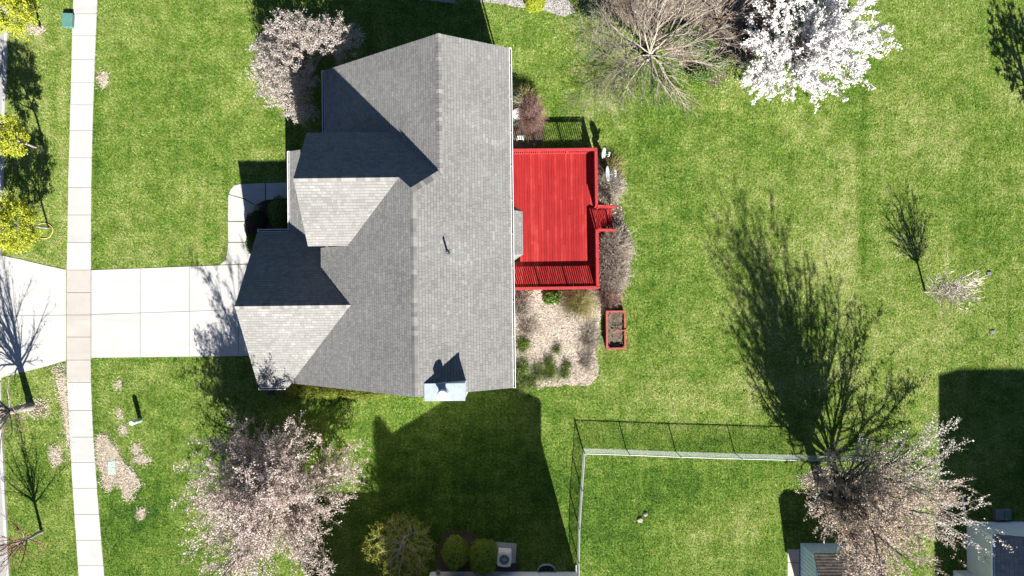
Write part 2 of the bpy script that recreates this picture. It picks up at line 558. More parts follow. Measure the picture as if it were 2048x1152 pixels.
def dryness(x, y):
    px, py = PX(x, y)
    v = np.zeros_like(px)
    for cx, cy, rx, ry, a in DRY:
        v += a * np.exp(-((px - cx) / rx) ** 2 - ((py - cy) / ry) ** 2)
    # faint narrow mower lines in the far right plot
    m = 1 / (1 + np.exp(-(px - 1860) / 25)) * np.exp(-((py - 540) / 190) ** 4)
    v += m * 0.06 * np.sin(px / 23.0 * 2 * math.pi + 0.4 * np.sin(py / 90))
    return v


def build_lawn():
    xs = np.concatenate([[-300, -120, -60], np.arange(-34, 34.01, 0.5), [60, 120, 300]])
    ys = np.concatenate([[-300, -120, -50], np.arange(-22, 22.01, 0.5), [50, 120, 300]])
    X, Y = np.meshgrid(xs, ys)
    V = np.stack([X.ravel(), Y.ravel(), np.zeros(X.size)], axis=1)
    nx, ny = len(xs), len(ys)
    i, j = np.meshgrid(np.arange(nx - 1), np.arange(ny - 1))
    a = (j * nx + i).ravel()
    F = np.stack([a, a + 1, a + nx + 1, a + nx], axis=1)
    m = MB().add(V, F)
    o = m.build('lawn', M['lawn'], kind='structure')
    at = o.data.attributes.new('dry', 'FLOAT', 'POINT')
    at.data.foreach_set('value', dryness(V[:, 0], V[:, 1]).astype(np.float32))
    return o


build_lawn()
NO_GRASS = []          # pixel polygons without grass


def sheet(name, poly, mat, z, parent=None, kind=None):
    """A low slab of ground over a pixel outline, its top at z."""
    pts = [(p.x, p.y) for p in poly_px(poly)]
    o = MB().prism(pts, -0.05, z).build(name, mat, parent, kind=kind)
    return o


# street, kerb
street_edge = [(15, -60), (13, 40), (8, 200), (4, 350), (0, 480), (-3, 600), (-2, 720), (1, 850), (7, 980), (16, 1152), (22, 1230)]
st = [(-420, -60)] + street_edge + [(-420, 1230)]
NO_GRASS.append(st)
sheet('street', st, M['concrete_street'], 0.006, kind='structure')
kerb = bpy.data.objects.new('kerb', None); COL.objects.link(kerb); kerb['kind'] = 'structure'
for i in range(len(street_edge) - 1):
    (x0, y0), (x1, y1) = street_edge[i], street_edge[i + 1]
    ns = 3
    for j in range(ns):
        a = (x0 + (x1 - x0) * j / ns, y0 + (y1 - y0) * j / ns + 0.3); b = (x0 + (x1 - x0) * (j + 1) / ns, y0 + (y1 - y0) * (j + 1) / ns - 0.3)
        mid = (a[1] + b[1]) / 2
        h = 0.05 if 500 < mid < 760 else 0.11
        pts = [(p.x, p.y) for p in poly_px([(a[0] - 1, a[1]), (a[0] + 4.5, a[1]), (b[0] + 4.5, b[1]), (b[0] - 1, b[1])])]
        MB().prism(pts, -0.1, h).build('kerb_stone', M['concrete'], kerb)
NO_GRASS.append([(x + 6, y) for x, y in street_edge] + [(-50, 1230), (-50, -60)])

# sidewalk
def lerp_tab(tab, y):
    for (y0, x0), (y1, x1) in zip(tab[:-1], tab[1:]):
        if y <= y1: return x0 + (x1 - x0) * (y - y0) / (y1 - y0)
    return tab[-1][1]


SW_L = [(-60, 149), (0, 147), (384, 137), (560, 134), (750, 134), (830, 138), (960, 145), (1152, 158), (1230, 164)]
SW_R = [(-60, 197), (0, 195), (200, 187), (384, 182.5), (560, 182), (760, 182), (860, 186), (1000, 196), (1152, 209), (1230, 215)]
joints = [-62, -17, 28, 72, 119, 166, 210, 261, 316, 375, 430, 485, 540, 585, 630, 674, 720, 765, 821, 874, 925, 976, 1029, 1080, 1131, 1182, 1232]
walk = bpy.data.objects.new('sidewalk', None); COL.objects.link(walk); walk['kind'] = 'structure'
for y0, y1 in zip(joints[:-1], joints[1:]):
    g = 0.45
    skew = random.uniform(-1, 1)
    poly = [(lerp_tab(SW_L, y0) , y0 + g), (lerp_tab(SW_R, y0), y0 + g), (lerp_tab(SW_R, y1), y1 - g), (lerp_tab(SW_L, y1), y1 - g)]
    pts = [(p.x, p.y) for p in poly_px(poly)]
    z = 0.03 + random.uniform(-0.004, 0.004)
    m = MB().prism(pts, -0.08, z)
    m.build('slab', M['concrete_warm' if 539 <= y0 < 765 else 'concrete'], walk)
sheet('joint_bed', [(lerp_tab(SW_L, y) + .3, y) for y in joints] + [(lerp_tab(SW_R, y) - .3, y) for y in joints[::-1]], M['joint'], 0.018, walk)
NO_GRASS.append([(lerp_tab(SW_L, y) - 1, y) for y in joints] + [(lerp_tab(SW_R, y) + 1, y) for y in joints[::-1]])

# driveway with apron
drive = bpy.data.objects.new('driveway', None); COL.objects.link(drive); drive['kind'] = 'structure'
def slab_px(poly, parent, mat=M['concrete'], z=0.028, name='slab', gap=0.016):
    pts = [(p.x, p.y) for p in poly_px(poly)]
    cx = sum(p[0] for p in pts) / len(pts); cy = sum(p[1] for p in pts) / len(pts)
    q = []
    for x, y in pts:
        d = math.hypot(x - cx, y - cy)
        q.append((x - (x - cx) / d * gap, y - (y - cy) / d * gap))
    return MB().prism(q, -0.08, z + random.uniform(-0.003, 0.003)).build(name, mat, parent)


dy_t = lambda x: 540 - (x - 182) * 0.037
dy_m = lambda x: 629 - (x - 182) * 0.033
dy_b = lambda x: 716 - (x - 182) * 0.013
cols = [183, 281, 379, 477, 545]
for x0, x1 in zip(cols[:-1], cols[1:]):
    slab_px([(x0, dy_t(x0)), (x1, dy_t(x1)), (x1, dy_m(x1)), (x0, dy_m(x0))], drive)
    slab_px([(x0, dy_m(x0)), (x1, dy_m(x1)), (x1, dy_b(x1)), (x0, dy_b(x0))], drive)
sheet('joint_bed', [(184, 541), (545, 527.5), (545, 710.5), (184, 715)], M['joint'], 0.018, drive)
NO_GRASS.append([(182, 538), (560, 525), (560, 714), (182, 718)])
ap_t = [(-6, 509), (40, 518), (90, 530), (133, 539.5)]
ap_b = [(133, 721), (100, 731), (50, 744), (-5, 757)]
slab_px(ap_t + [(133, 630), (-6, 632)], drive)
slab_px([(-6, 632), (133, 630)] + ap_b, drive)
NO_GRASS.append([(-6, 508), (133, 538), (133, 722), (-6, 758)])

# front walk: the leg to the door and the leg down to the driveway
fw = bpy.data.objects.new('front_walk', None); COL.objects.link(fw); fw['kind'] = 'structure'
slab_px([(532, 366), (600, 364), (600, 395), (532, 400)], fw)
slab_px([(480, 368), (531, 366), (531, 400), (512, 410), (489, 397), (466, 391), (458, 388), (461, 379), (468, 371)], fw)
slab_px([(457, 389), (488, 398), (510, 411), (496, 428), (491, 442.5), (456, 442.5)], fw)
slab_px([(456, 443.5), (491, 443.5), (494, 484), (457, 484)], fw)
slab_px([(457, 485), (494, 485), (510, 527), (440, 529.5), (452, 520)], fw)
NO_GRASS.append([(440, 532), (456, 515), (455, 388), (462, 374), (480, 366), (600, 362), (600, 532)])


def scaled(q, k):
    cx = sum(p[0] for p in q) / len(q); cy = sum(p[1] for p in q) / len(q)
    return [(cx + (x - cx) * k, cy + (y - cy) * k) for x, y in q]


def bed(name, poly, mat, z=0.01, seed=0, amp=3.0, step=12, creep=0.97, core=1.0):
    """Bare ground; grass creeps in over its edge (creep < 1), the solid sheet may be smaller than the outline (core)."""
    q = wobble(poly, step, amp, seed)
    NO_GRASS.append(scaled(wobble(poly, step * .6, amp * 1.3, seed + 99), creep))
    return sheet(name, scaled(q, core), mat, z, kind='structure'), q


def litter(name, q, parent, mat, per_m2, size, z=0.012, aspect=3.0, tilt=0.5, seed=1, fray=0.12):
    """Loose chips or straw lying over a bed: one uncountable mass."""
    rng = np.random.default_rng(seed)
    pts = np.array([tuple(p)[:2] for p in poly_px(q)])
    lo = pts.min(0); hi = pts.max(0)
    n = int((hi - lo).prod() * per_m2)
    c = rng.uniform(lo, hi, (n, 2))
    k = inside(c[:, 0], c[:, 1], [tuple(p) for p in pts])
    c = c[k]
    c = c + rng.normal(0, 1, c.shape) * (rng.random((len(c), 1)) ** 2 * fray)
    n = len(c)
    c3 = np.column_stack([c, np.full(n, z) + rng.uniform(0, 0.03, n)])
    nrm = np.column_stack([rng.normal(0, tilt, (n, 2)), np.ones(n)])
    V, F = quads(c3, nrm, rng.uniform(size * 0.5, size * 1.3, n) / aspect, rng, aspect)
    V[:, 2] = np.maximum(V[:, 2], z - 0.002)
    return MB().add(V, F).build(name, mat, parent, kind='stuff')


b_rear, q = bed('mulch_bed', [(1024, 580), (1200, 580), (1206, 605), (1200, 650), (1191, 690), (1196, 735), (1190, 760), (1168, 772), (1120, 770), (1076, 776), (1060, 752), (1040, 735), (1024, 735)], M['mulch_pale'], 0.012, 3)
litter('wood_chips', q, b_rear, M['chip'], 420, 0.085, 0.014, 1.8, 0.5, 5)
b_e, q = bed('shrub_bed', [(1192, 320), (1225, 330), (1246, 370), (1240, 405), (1262, 490), (1255, 560), (1235, 610), (1205, 625), (1196, 580), (1192, 460)], M['dirt'], 0.010, 4)
litter('dead_leaves', q, b_e, M['straw_bits'], 130, 0.09, 0.012, 1.6, 0.6, 6)
b_n, q = bed('foundation_bed', [(1010, 170), (1050, 180), (1084, 215), (1088, 270), (1080, 300), (1010, 300)], M['dirt'], 0.010, 5)
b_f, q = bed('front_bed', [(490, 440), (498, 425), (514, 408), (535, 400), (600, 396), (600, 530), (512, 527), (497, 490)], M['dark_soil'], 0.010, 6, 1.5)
b_t, q = bed('planting_bed', [(1130, -50), (1170, 22), (1260, 70), (1330, 118), (1400, 175), (1440, 195), (1480, 165), (1540, 120), (1600, 60), (1600, -50)], M['dirt'], 0.010, 8, 8, 8, .82, .85)
litter('dead_leaves', q, b_t, M['straw_bits'], 70, 0.08, 0.012, 1.8, 0.6, 7, .4)
b_g, q = bed('gravel_strip', [(930, -40), (945, 2), (1000, 8), (1060, 16), (1130, 32), (1150, 25), (1120, -40)], M['gravel'], 0.014, 9, 2)
litter('pebbles', q, b_g, M['gravel'], 350, 0.07, 0.016, 1.1, 0.6, 8)
b_s, q = bed('side_bed', [(860, 1160), (868, 1120), (885, 1065), (930, 1060), (1000, 1088), (1035, 1092), (1038, 1150), (1160, 1140), (1165, 1160)], M['dirt'], 0.010, 10, 4, 8, .95)
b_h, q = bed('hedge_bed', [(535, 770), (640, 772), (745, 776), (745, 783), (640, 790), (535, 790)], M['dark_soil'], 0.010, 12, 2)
straw_polys = [([(192, 872), (214, 870), (226, 890), (238, 908), (250, 928), (276, 950), (280, 968), (268, 985), (266, 1000), (250, 1002), (246, 978), (230, 968), (212, 988), (208, 970), (196, 930)], 'straw_patch'),
               (blob(206, 159, 11, 18, 21), 'straw_patch'), (blob(238, 771, 5, 11, 22), 'straw_patch'), (blob(240, 827, 5, 12, 27), 'straw_patch'), (blob(247, 863, 8, 11, 23), 'straw_patch'),
               (blob(275, 898, 11, 9, 24), 'straw_patch'), (blob(284, 919, 17, 8, 25, rough=0.25), 'straw_patch'), (blob(282, 1028, 9, 10, 26), 'straw_patch'),
               (blob(112, 912, 15, 20, 28, rough=0.25), 'straw_patch'), (blob(76, 58, 18, 10, 29, rough=0.25), 'straw_patch')]
for i, (pl, nm) in enumerate(straw_polys):
    so, q = bed(nm, pl, M['straw'], 0.008, 40 + i, 2.6, 5, .80 if i else .93, .72 if i else .93)
    litter('straw', q, so, M['straw_bits'], 900, 0.17, 0.012, 6.0, 0.35, 60 + i, .22)
b_ds, q = bed('bare_soil_strip', [(126, 724), (134, 722), (136, 760), (140, 850), (146, 890), (140, 930), (128, 860), (122, 800), (112, 760), (100, 738)], M['straw'], 0.007, 71, 4, 6, .75, .7)
litter('dead_leaves', q, b_ds, M['straw_bits'], 520, 0.10, 0.010, 3.0, 0.4, 9, .3)
b_r, q = bed('tree_ring', blob(75, 815, 30, 22, 72), M['dirt'], 0.007, 72, 3, 6, .75, .6)
litter('dead_leaves', q, b_r, M['straw_bits'], 260, 0.09, 0.010, 2.0, 0.4, 12, .3)
b_r2, q = bed('tree_ring', blob(1655, 962, 60, 26, 73), M['dirt'], 0.007, 73, 3, 6, .85, .8)
litter('dead_leaves', q, b_r2, M['straw_bits'], 140, 0.10, 0.010, 1.8, 0.4, 10)
# ------------------------------------------------------------------ the red-decked house
TH = R(0.7)
cT, sT = math.cos(TH), math.sin(TH)


def HL(px, py, z):
    p = P(px, py, z)
    return p.x * cT + p.y * sT, -p.x * sT + p.y * cT


def clip_convex(pts, poly):
    """Sutherland-Hodgman of a plan polygon against a convex, counter-clockwise plan polygon."""
    out = pts
    n = len(poly)
    for i in range(n):
        ax, ay = poly[i]; bx, by = poly[(i + 1) % n]
        ex, ey = bx - ax, by - ay
        if not out: break
        inp = out; out = []
        for j in range(len(inp)):
            p = inp[j]; q = inp[(j + 1) % len(inp)]
            dp = ex * (p[1] - ay) - ey * (p[0] - ax); dq = ex * (q[1] - ay) - ey * (q[0] - ax)
            if dp >= 0: out.append(p)
            if (dp >= 0) != (dq >= 0):
                t = dp / (dp - dq)
                out.append((p[0] + (q[0] - p[0]) * t, p[1] + (q[1] - p[1]) * t))
    return out


def ccw(poly):
    a = sum(poly[i][0] * poly[(i + 1) % len(poly)][1] - poly[(i + 1) % len(poly)][0] * poly[i][1] for i in range(len(poly)))
    return poly if a > 0 else poly[::-1]


def shingles(mb, poly, pl, rng, expo=0.145, wid=(0.13, 0.28)):
    """Laminated shingle tabs over a convex plan polygon on the plane z = a + b x + c y."""
    a, b, c = pl
    poly = ccw(poly)
    s = math.hypot(b, c)
    dn = (-b / s, -c / s)                       # downhill
    u = (-dn[1], dn[0])
    cs = 1 / math.sqrt(1 + s * s)
    dep = expo * cs
    ts = [p[0] * dn[0] + p[1] * dn[1] for p in poly]; us = [p[0] * u[0] + p[1] * u[1] for p in poly]
    i0 = math.floor(min(ts) / dep); i1 = math.ceil(max(ts) / dep)
    for i in range(i0, i1):
        x = min(us) - rng.uniform(0, 0.4)
        while x < max(us):
            w = rng.uniform(*wid)
            t0, t1 = i * dep + 0.013, (i + 1) * dep
            if rng.random() < 0.18: w *= 0.55
            g = 0.004
            cor = [(x + g, t0), (x + w - g, t0), (x + w - g, t1), (x + g, t1)]
            q = [(k * u[0] + t * dn[0], k * u[1] + t * dn[1]) for k, t in cor]
            q = clip_convex(ccw(q), poly)
            if len(q) >= 3:
                th = 0.006 + (0.003 if rng.random() < 0.5 else 0) + rng.uniform(0, 0.002)
                n = len(q)
                V = []
                for p in q:
                    z = a + b * p[0] + c * p[1]
                    f = (p[0] * dn[0] + p[1] * dn[1] - t0) / (t1 - t0)
                    V.append((p[0], p[1], z + 0.003 + th * f))
                for p in q:
                    V.append((p[0], p[1], a + b * p[0] + c * p[1] - 0.002))
                F = [tuple(range(n))]
                for k in range(n):
                    F.append((k, n + k, n + (k + 1) % n, (k + 1) % n))
                mb.add(V, F)
            x += w


def roof_slab(mb, poly, pl, th=0.14, cut=0.0):
    poly = ccw(poly)
    a, b, c = pl
    zt = [a + b * p[0] + c * p[1] - 0.004 for p in poly]
    mb.prism(poly, [z - th for z in zt], zt)


def plane3(p, q, r):
    p, q, r = Vector(p), Vector(q), Vector(r)
    n = (q - p).cross(r - p)
    return (p.z + (n.x * p.x + n.y * p.y) / n.z, -n.x / n.z, -n.y / n.z)


house = thing('house', 'grey shingled house with a red deck, in the middle of the picture', 'house', (0, 0, 0), TH)
SE, SW_ = 0.60, 0.747
XA, ZA, XB, ZB = -3.08, 7.298, -4.17, 7.952
YN, YS = 11.49, -4.26
pR = (5.45, -SE, 0)
pA = (2.60 + SW_ * 9.37, SW_, 0)
pB = (ZB - SW_ * XB, SW_, 0)
pN = (7.45 + 0.80 * 5.18, 0, -0.80)
sCS = 2.03 / 2.78
pS = (7.45 - sCS * 5.18, 0, sCS)
sGN, sGS = 2.9 / 3.73, 2.9 / 4.13
pGN = (5.5 - sGN * 0.35, 0, -sGN)
pGS = (5.5 + sGS * 0.35, 0, sGS)
pP = (2.6 + 0.5 * 11.15, 0.5, 0)
ROOF = [
    (pR, [[(XA, YN), (0, YN), (0, 5.37), (XA, 5.37)], [(XA, 5.37), (0, 5.37), (0, YS), (XB, YS), (XB, 4.55)]]),
    (pA, [[(-9.37, YN), (XA, YN), (XA, 7.5), (-9.37, 7.5)], [(XA, 7.5), (XA, 5.37), (-5.39, 7.5)]]),
    (pB, [[(XB, 4.55), (-4.84, 5.18), (-7.58, 2.4), (XB, 2.4)], [(XB, 2.4), (-9.16, 2.4), (-9.16, 1.3), (-7.45, -0.35), (XB, -0.35)],
          [(XB, -0.35), (-7.45, -0.35), (-11.12, YS), (XB, YS)]]),
    (pN, [[(-9.42, 5.18), (-9.42, 7.65), (-5.55, 7.65), (XA, 5.37), (-3.33, 5.18)], [(-4.84, 5.18), (-3.33, 5.18), (XB, 4.55)]]),
    (pS, [[(-9.42, 5.18), (-4.84, 5.18), (-7.58, 2.4), (-9.42, 2.4)]]),
    (pGN, [[(-12.8, -0.35), (-12.8, 3.38), (-11.15, 3.38), (-9.16, 2.1), (-9.16, -0.35)], [(-9.16, 1.3), (-9.16, -0.35), (-7.45, -0.35)]]),
    (pGS, [[(-12.8, -0.35), (-12.8, -4.48), (-11.33, -4.48), (-7.45, -0.35)]]),
    (pP, [[(-11.15, 3.38), (-11.15, 7.42), (-9.25, 7.42), (-9.25, 2.16)]]),
]
rng = random.Random(3)
dm = MB(); sm = MB()
for pl, polys in ROOF:
    for q in polys:
        roof_slab(dm, q, pl)
        shingles(sm, q, pl, rng)
roof = dm.build('roof', M['ridge'], house)
sm.build('shingles', M['shingle'], roof, kind='stuff')


def ridge_caps(parent, a, b, pl1, pl2, mat, step=0.2, w=0.13):
    """Overlapping cap shingles along a ridge or hip from a to b (folded over the two planes)."""
    a = Vector(a); b = Vector(b); L = (b - a).length
    d = (b - a) / L
    n = int(L / step)
    s = Vector((-d.y, d.x, 0)).normalized()
    me = None
    def zat(pl, p): return pl[0] + pl[1] * p.x + pl[2] * p.y
    for i in range(n):
        p = a + d * (L * i / n)
        if me is None:
            V = []
            for t, h in ((0, 0.026), (L / n * 1.25, 0.014)):
                c = a + d * t
                for k, pl in ((1, pl1), (0, None), (-1, pl2)):
                    e = c + s * w * k
                    z = c.z + h if pl is None else min(zat(pl, e) - zat(pl, c), 0) + c.z + h
                    q = (e.x - a.x, e.y - a.y, z - a.z)
                    V.append(q)
            V += [(v[0], v[1], v[2] - 0.012) for v in V[:]]
            F = [(0, 1, 4, 3), (1, 2, 5, 4), (0, 6, 7, 1), (1, 7, 8, 2), (3, 4, 10, 9), (4, 5, 11, 10), (0, 3, 9, 6), (2, 8, 11, 5)]
            me = MB().add(V, F).mesh('ridge_cap')
            me.materials.append(mat)
        o = obj('ridge_cap', me, None, parent)
        o.location = p


capm = NT('ridge_caps', 0.93, 0.2)
f = capm.ma('ADD', capm.ma('MULTIPLY', capm.objrand(), 0.6), capm.ma('MULTIPLY', capm.noise(3, 4), 0.5))
capm.color(capm.ramp(f, [(0.2, (0.10, 0.098, 0.094)), (0.6, (0.15, 0.147, 0.14)), (1.0, (0.22, 0.215, 0.205))]))
RC = capm.m
ridge_caps(roof, (XA, YN, ZA), (XA, 5.4, ZA), pR, pA, RC)
ridge_caps(roof, (XB, YS, ZB), (XB, 4.55, ZB), pB, pR, RC)
ridge_caps(roof, (-9.42, 5.18, 7.45), (-4.84, 5.18, 7.45), pN, pS, RC)
ridge_caps(roof, (-12.8, -0.35, 5.5), (-7.45, -0.35, 5.5), pGN, pGS, RC)
ridge_caps(roof, (XA, 5.37, ZA), (XB, 4.55, ZB), pN, pR, RC)

# walls under the roof
W = M['siding_tan']
def zat(pl, x, y): return pl[0] + pl[1] * x + pl[2] * y
def wall(pts, tops, mat=W, name='wall'):
    MB().prism(pts, -0.1, tops).build(name, mat, house)
def wall_strip(p, q, zp, zq, th=0.14, extra=None):
    """A standing wall from p to q with sloping top; extra = list of (t, z) in between."""
    p = Vector((*p, 0)); q = Vector((*q, 0)); d = (q - p); L = d.length; d /= L
    nrm = Vector((-d.y, d.x, 0)) * th / 2
    stn = [(0, zp)] + (extra or []) + [(1, zq)]
    V = []; F = []
    for t, z in stn:
        c = p + d * L * t
        for s in (-1, 1):
            V.append((c.x + nrm.x * s, c.y + nrm.y * s, -0.1)); V.append((c.x + nrm.x * s, c.y + nrm.y * s, z))
    for i in range(len(stn) - 1):
        k = i * 4
        F += [(k, k + 4, k + 5, k + 1), (k + 2, k + 3, k + 7, k + 6), (k + 1, k + 5, k + 7, k + 3)]
    k = (len(stn) - 1) * 4
    F += [(0, 1, 3, 2), (k, k + 2, k + 3, k + 1)]
    return MB().add(V, F).build('wall', W, house)


ov = 0.35; tk = 0.17
wall_strip((-ov, YS + .3), (-ov, YN - .25), zat(pR, -ov, 0) - tk, zat(pR, -ov, 0) - tk)                         # rear
wall_strip((-ov + .06, YN - .3), (-9.0, YN - .3), zat(pR, -ov, 0) - tk, zat(pA, -9.0, 0) - tk, extra=[((-ov - XA) / (9.0 - ov), ZA - tk)])
wall_strip((-9.0, YN - .37), (-9.0, 7.3), zat(pA, -9.0, 0) - tk, zat(pA, -9.0, 0) - tk)
wall_strip((-9.1, 7.3), (-5.6, 7.3), zat(pN, 0, 7.3) - tk, zat(pN, 0, 7.3) - tk)
wall_strip((-9.05, 7.25), (-9.05, 2.7), zat(pN, 0, 7.25) - tk, zat(pS, 0, 2.7) - tk, extra=[((7.25 - 5.18) / 4.55, 7.45 - tk)])
wall_strip((-9.1, 2.75), (-6.9, 2.75), zat(pS, 0, 2.75) - tk, zat(pS, 0, 2.75) - tk)
wall_strip((-8.85, 2.68), (-8.85, 1.2), zat(pB, -8.85, 0) - tk, zat(pB, -8.85, 0) - tk)
wall_strip((-12.4, 3.0), (-12.4, -4.1), zat(pGN, 0, 3.0) - tk, zat(pGS, 0, -4.1) - tk, extra=[((3.0 + .35) / 7.1, 5.5 - tk)])
wall_strip((-12.33, 3.0), (-8.9, 3.0), zat(pGN, 0, 3.0) - tk, 2.9 - tk)
wall_strip((-12.33, -4.05), (-10.6, -4.05), zat(pGS, 0, -4.05) - tk, zat(pGS, 0, -4.05) - tk)
wall_strip((-10.6, -3.98), (-ov + .06, -3.98), zat(pB, -10.6, 0) - tk, zat(pR, -ov, 0) - tk, extra=[((10.6 + XB) / (10.6 - ov + .06), ZB - tk)])

# garage door with raised panels
gd = MB().box(-12.53, -12.485, -3.0, 1.9, 0.03, 2.15).build('garage_door', M['white_panel'], house)
for r_ in range(4):
    for c_ in range(8):
        y0 = -2.93 + c_ * 0.605; z0 = 0.1 + r_ * 0.52
        MB().box(-12.555, -12.532, y0, y0 + 0.53, z0, z0 + 0.42, bev=0.01).build('panel', M['white_panel'], gd)
# windows and doors in the walls
def window_y(x, y0, y1, z0, z1, out):
    """Window in a wall of constant x, facing out (-1 west, +1 east)."""
    a, b = sorted((x + out * 0.072, x + out * 0.11))
    f = MB()
    f.box(a, b, y0, y0 + .07, z0, z1).box(a, b, y1 - .07, y1, z0, z1).box(a, b, y0 + .07, y1 - .07, z0, z0 + .07).box(a, b, y0 + .07, y1 - .07, z1 - .07, z1)
    w = f.build('window', M['white_trim'], house)
    a, b = sorted((x + out * 0.075, x + out * 0.085))
    MB().box(a, b, y0 + .07, y1 - .07, z0 + .07, z1 - .07).build('pane', M['glass_dark'], w)
    a, b = sorted((x + out * 0.072, x + out * 0.15))
    MB().box(a, b, y0 - .05, y1 + .05, z0 - .06, z0 - .002).build('sill', M['white_trim'], w)


for y in (-2.9, -.6, 6.6, 9.3): window_y(-ov, y, y + 1.1, 3.7, 5.0, 1)
for y in (-2.9, 9.3): window_y(-ov, y, y + 1.3, 1.0, 2.3, 1)
window_y(-9.05, 3.9, 4.9, 4.2, 5.6, -1); window_y(-9.05, 5.3, 6.3, 4.2, 5.6, -1)
window_y(-9.0, 8.6, 10.2, 0.9, 2.2, -1)
dr = MB().box(-9.16, -9.122, 4.6, 5.6, 0.2, 2.2, bev=.01).build('front_door', M['leaf_maroon'], house)
MB().lathe([(0.02, 0), (0.035, .03), (0.03, .06)], 10, Matrix.Translation((-9.165, 4.72, 1.15)) @ Matrix.Rotation(-math.pi / 2, 4, 'Y')).build('door_knob', M['galv'], dr)
MB().box(-10.9, -9.13, 3.1, 7.3, -0.05, 0.16, bev=.01).build('porch_floor', M['concrete'], house)
for y in (3.35, 5.3, 7.1):
    MB().box(-11.0, -10.86, y - .07, y + .07, 0.16 if y > 3.2 else 0, 2.5).build('porch_post', M['white_trim'], house)


def gutter_run(parent, a, b, out, brackets=0.62):
    """Open white eaves gutter from a to b, its outer side towards out."""
    a = Vector(a); b = Vector(b); d = (b - a).normalized(); L = (b - a).length
    o = Vector((out[0], out[1], 0))
    Mx = Matrix((d.to_4d(), o.to_4d(), Vector((0, 0, 1, 0)), Vector((0, 0, 0, 1)))).transposed()
    Mx.translation = a
    m = MB()
    m.box(0, L, 0.005, 0.020, -0.11, 0.0, Mx)
    m.box(0, L, 0.100, 0.122, -0.10, 0.012, Mx)
    m.box(0, L, 0.020, 0.100, -0.125, -0.105, Mx)
    m.box(-0.012, 0, 0.005, 0.122, -0.125, 0.0, Mx)
    m.box(L, L + 0.012, 0.005, 0.122, -0.125, 0.0, Mx)
    g = m.build('gutter', M['gutter_white'], parent)
    MB().box(0.005, L - .005, 0.021, 0.099, -0.104, -0.09, Mx).build('trough_strip', M['gutter_inside'], g)  # dark strip along the bottom of the trough
    n = max(2, int(L / brackets))
    bm = MB().box(-0.012, 0.012, 0.02, 0.10, -0.012, 0.004).mesh('bracket')
    bm.materials.append(M['galv'])
    for i in range(n):
        t = (i + 0.5) / n * L
        k = obj('bracket', bm, None, g)
        k.matrix_local = Mx @ Matrix.Translation((t, 0, 0))
    return g


gutter_run(house, (0.0, YS, 5.43), (0.0, YN, 5.43), (1, 0), 1.5)
gutter_run(house, (-9.37, 7.7, 2.58), (-9.37, YN, 2.58), (-1, 0), 1.1)
gutter_run(house, (-11.15, 3.5, 2.58), (-11.15, 7.42, 2.58), (-1, 0), 1.0)
gutter_run(house, (-12.8, 3.38, 2.58), (-11.27, 3.38, 2.58), (0, 1), 1.0)
gutter_run(house, (-12.8, -4.48, 2.58), (-11.5, -4.48, 2.58), (0, -1), 1.0)
for x, y, top in ((-.22, YN - .12, 5.3), (-.22, YS + .18, 5.3)):
    MB().box(x - .04, x + .04, y - .035, y + .035, 0.1, top).build('downspout', M['gutter_white'], house)
# chimney chase on the gable end
cx0, cy1 = HL(848, 767, 7.8); cx1, cy0 = HL(930.5, 801.5, 7.8)
chz = 7.78
ch = MB().box(cx0 + .03, cx1 - .03, cy0 + .03, cy1 - .03, -0.1, chz - .1).build('chimney', M['siding'], house)
capo = MB().box(cx0, cx1, cy0, cy1, chz - .1, chz, bev=.012).build('chimney_cap', M['galv'], ch)
ccx, ccy = (cx0 + cx1) / 2 - .05, (cy0 + cy1) / 2 - .06
MB().lathe([(0.17, chz), (0.17, chz + .34), (0.20, chz + .35), (0.20, chz + .30), (0.215, chz + .30), (0.215, chz + .46), (0.18, chz + .50), (0.05, chz + .52)], 24, Matrix.Translation((ccx, ccy, 0))).build('flue', M['white_plastic'], ch, smooth=False)
MB().lathe([(0.26, chz + .001), (0.24, chz + .012), (0.175, chz + .05)], 24, Matrix.Translation((ccx, ccy, 0))).build('storm_collar', M['galv'], ch)
MB().prism([(cx1 - .03, cy0 + .04), (cx1 + .22, cy0 + .40), (cx1 + .22, cy1), (cx1 - .03, cy1)], -0.1, 4.9).build('chimney_shoulder', M['siding'], ch)
# vent pipe
vx, vy = HL(895, 505, 7.1)
vz = zat(pR, vx, vy)
v = MB().lathe([(0.045, vz - .1), (0.045, vz + .58), (0.033, vz + .58), (0.033, vz + .2)], 14, Matrix.Translation((vx, vy, 0))).build('vent_pipe', M['metal_grey'], house)
fl = MB()
fl.add([(vx - .13, vy - .16, zat(pR, vx - .13, 0) + .022), (vx + .17, vy - .16, zat(pR, vx + .17, 0) + .022), (vx + .17, vy + .12, zat(pR, vx + .17, 0) + .022), (vx - .13, vy + .12, zat(pR, vx - .13, 0) + .022),
        (vx - .13, vy - .16, zat(pR, vx - .13, 0)), (vx + .17, vy - .16, zat(pR, vx + .17, 0)), (vx + .17, vy + .12, zat(pR, vx + .17, 0)), (vx - .13, vy + .12, zat(pR, vx - .13, 0))],
       [(0, 1, 2, 3), (0, 4, 5, 1), (1, 5, 6, 2), (2, 6, 7, 3), (3, 7, 4, 0)])
fl.build('flashing', M['metal_grey'], v)
MB().lathe([(0.11, vz - .03), (0.07, vz + .06), (0.05, vz + .10)], 14, Matrix.Translation((vx, vy, 0))).build('pipe_boot', M['black_rubber'], v)
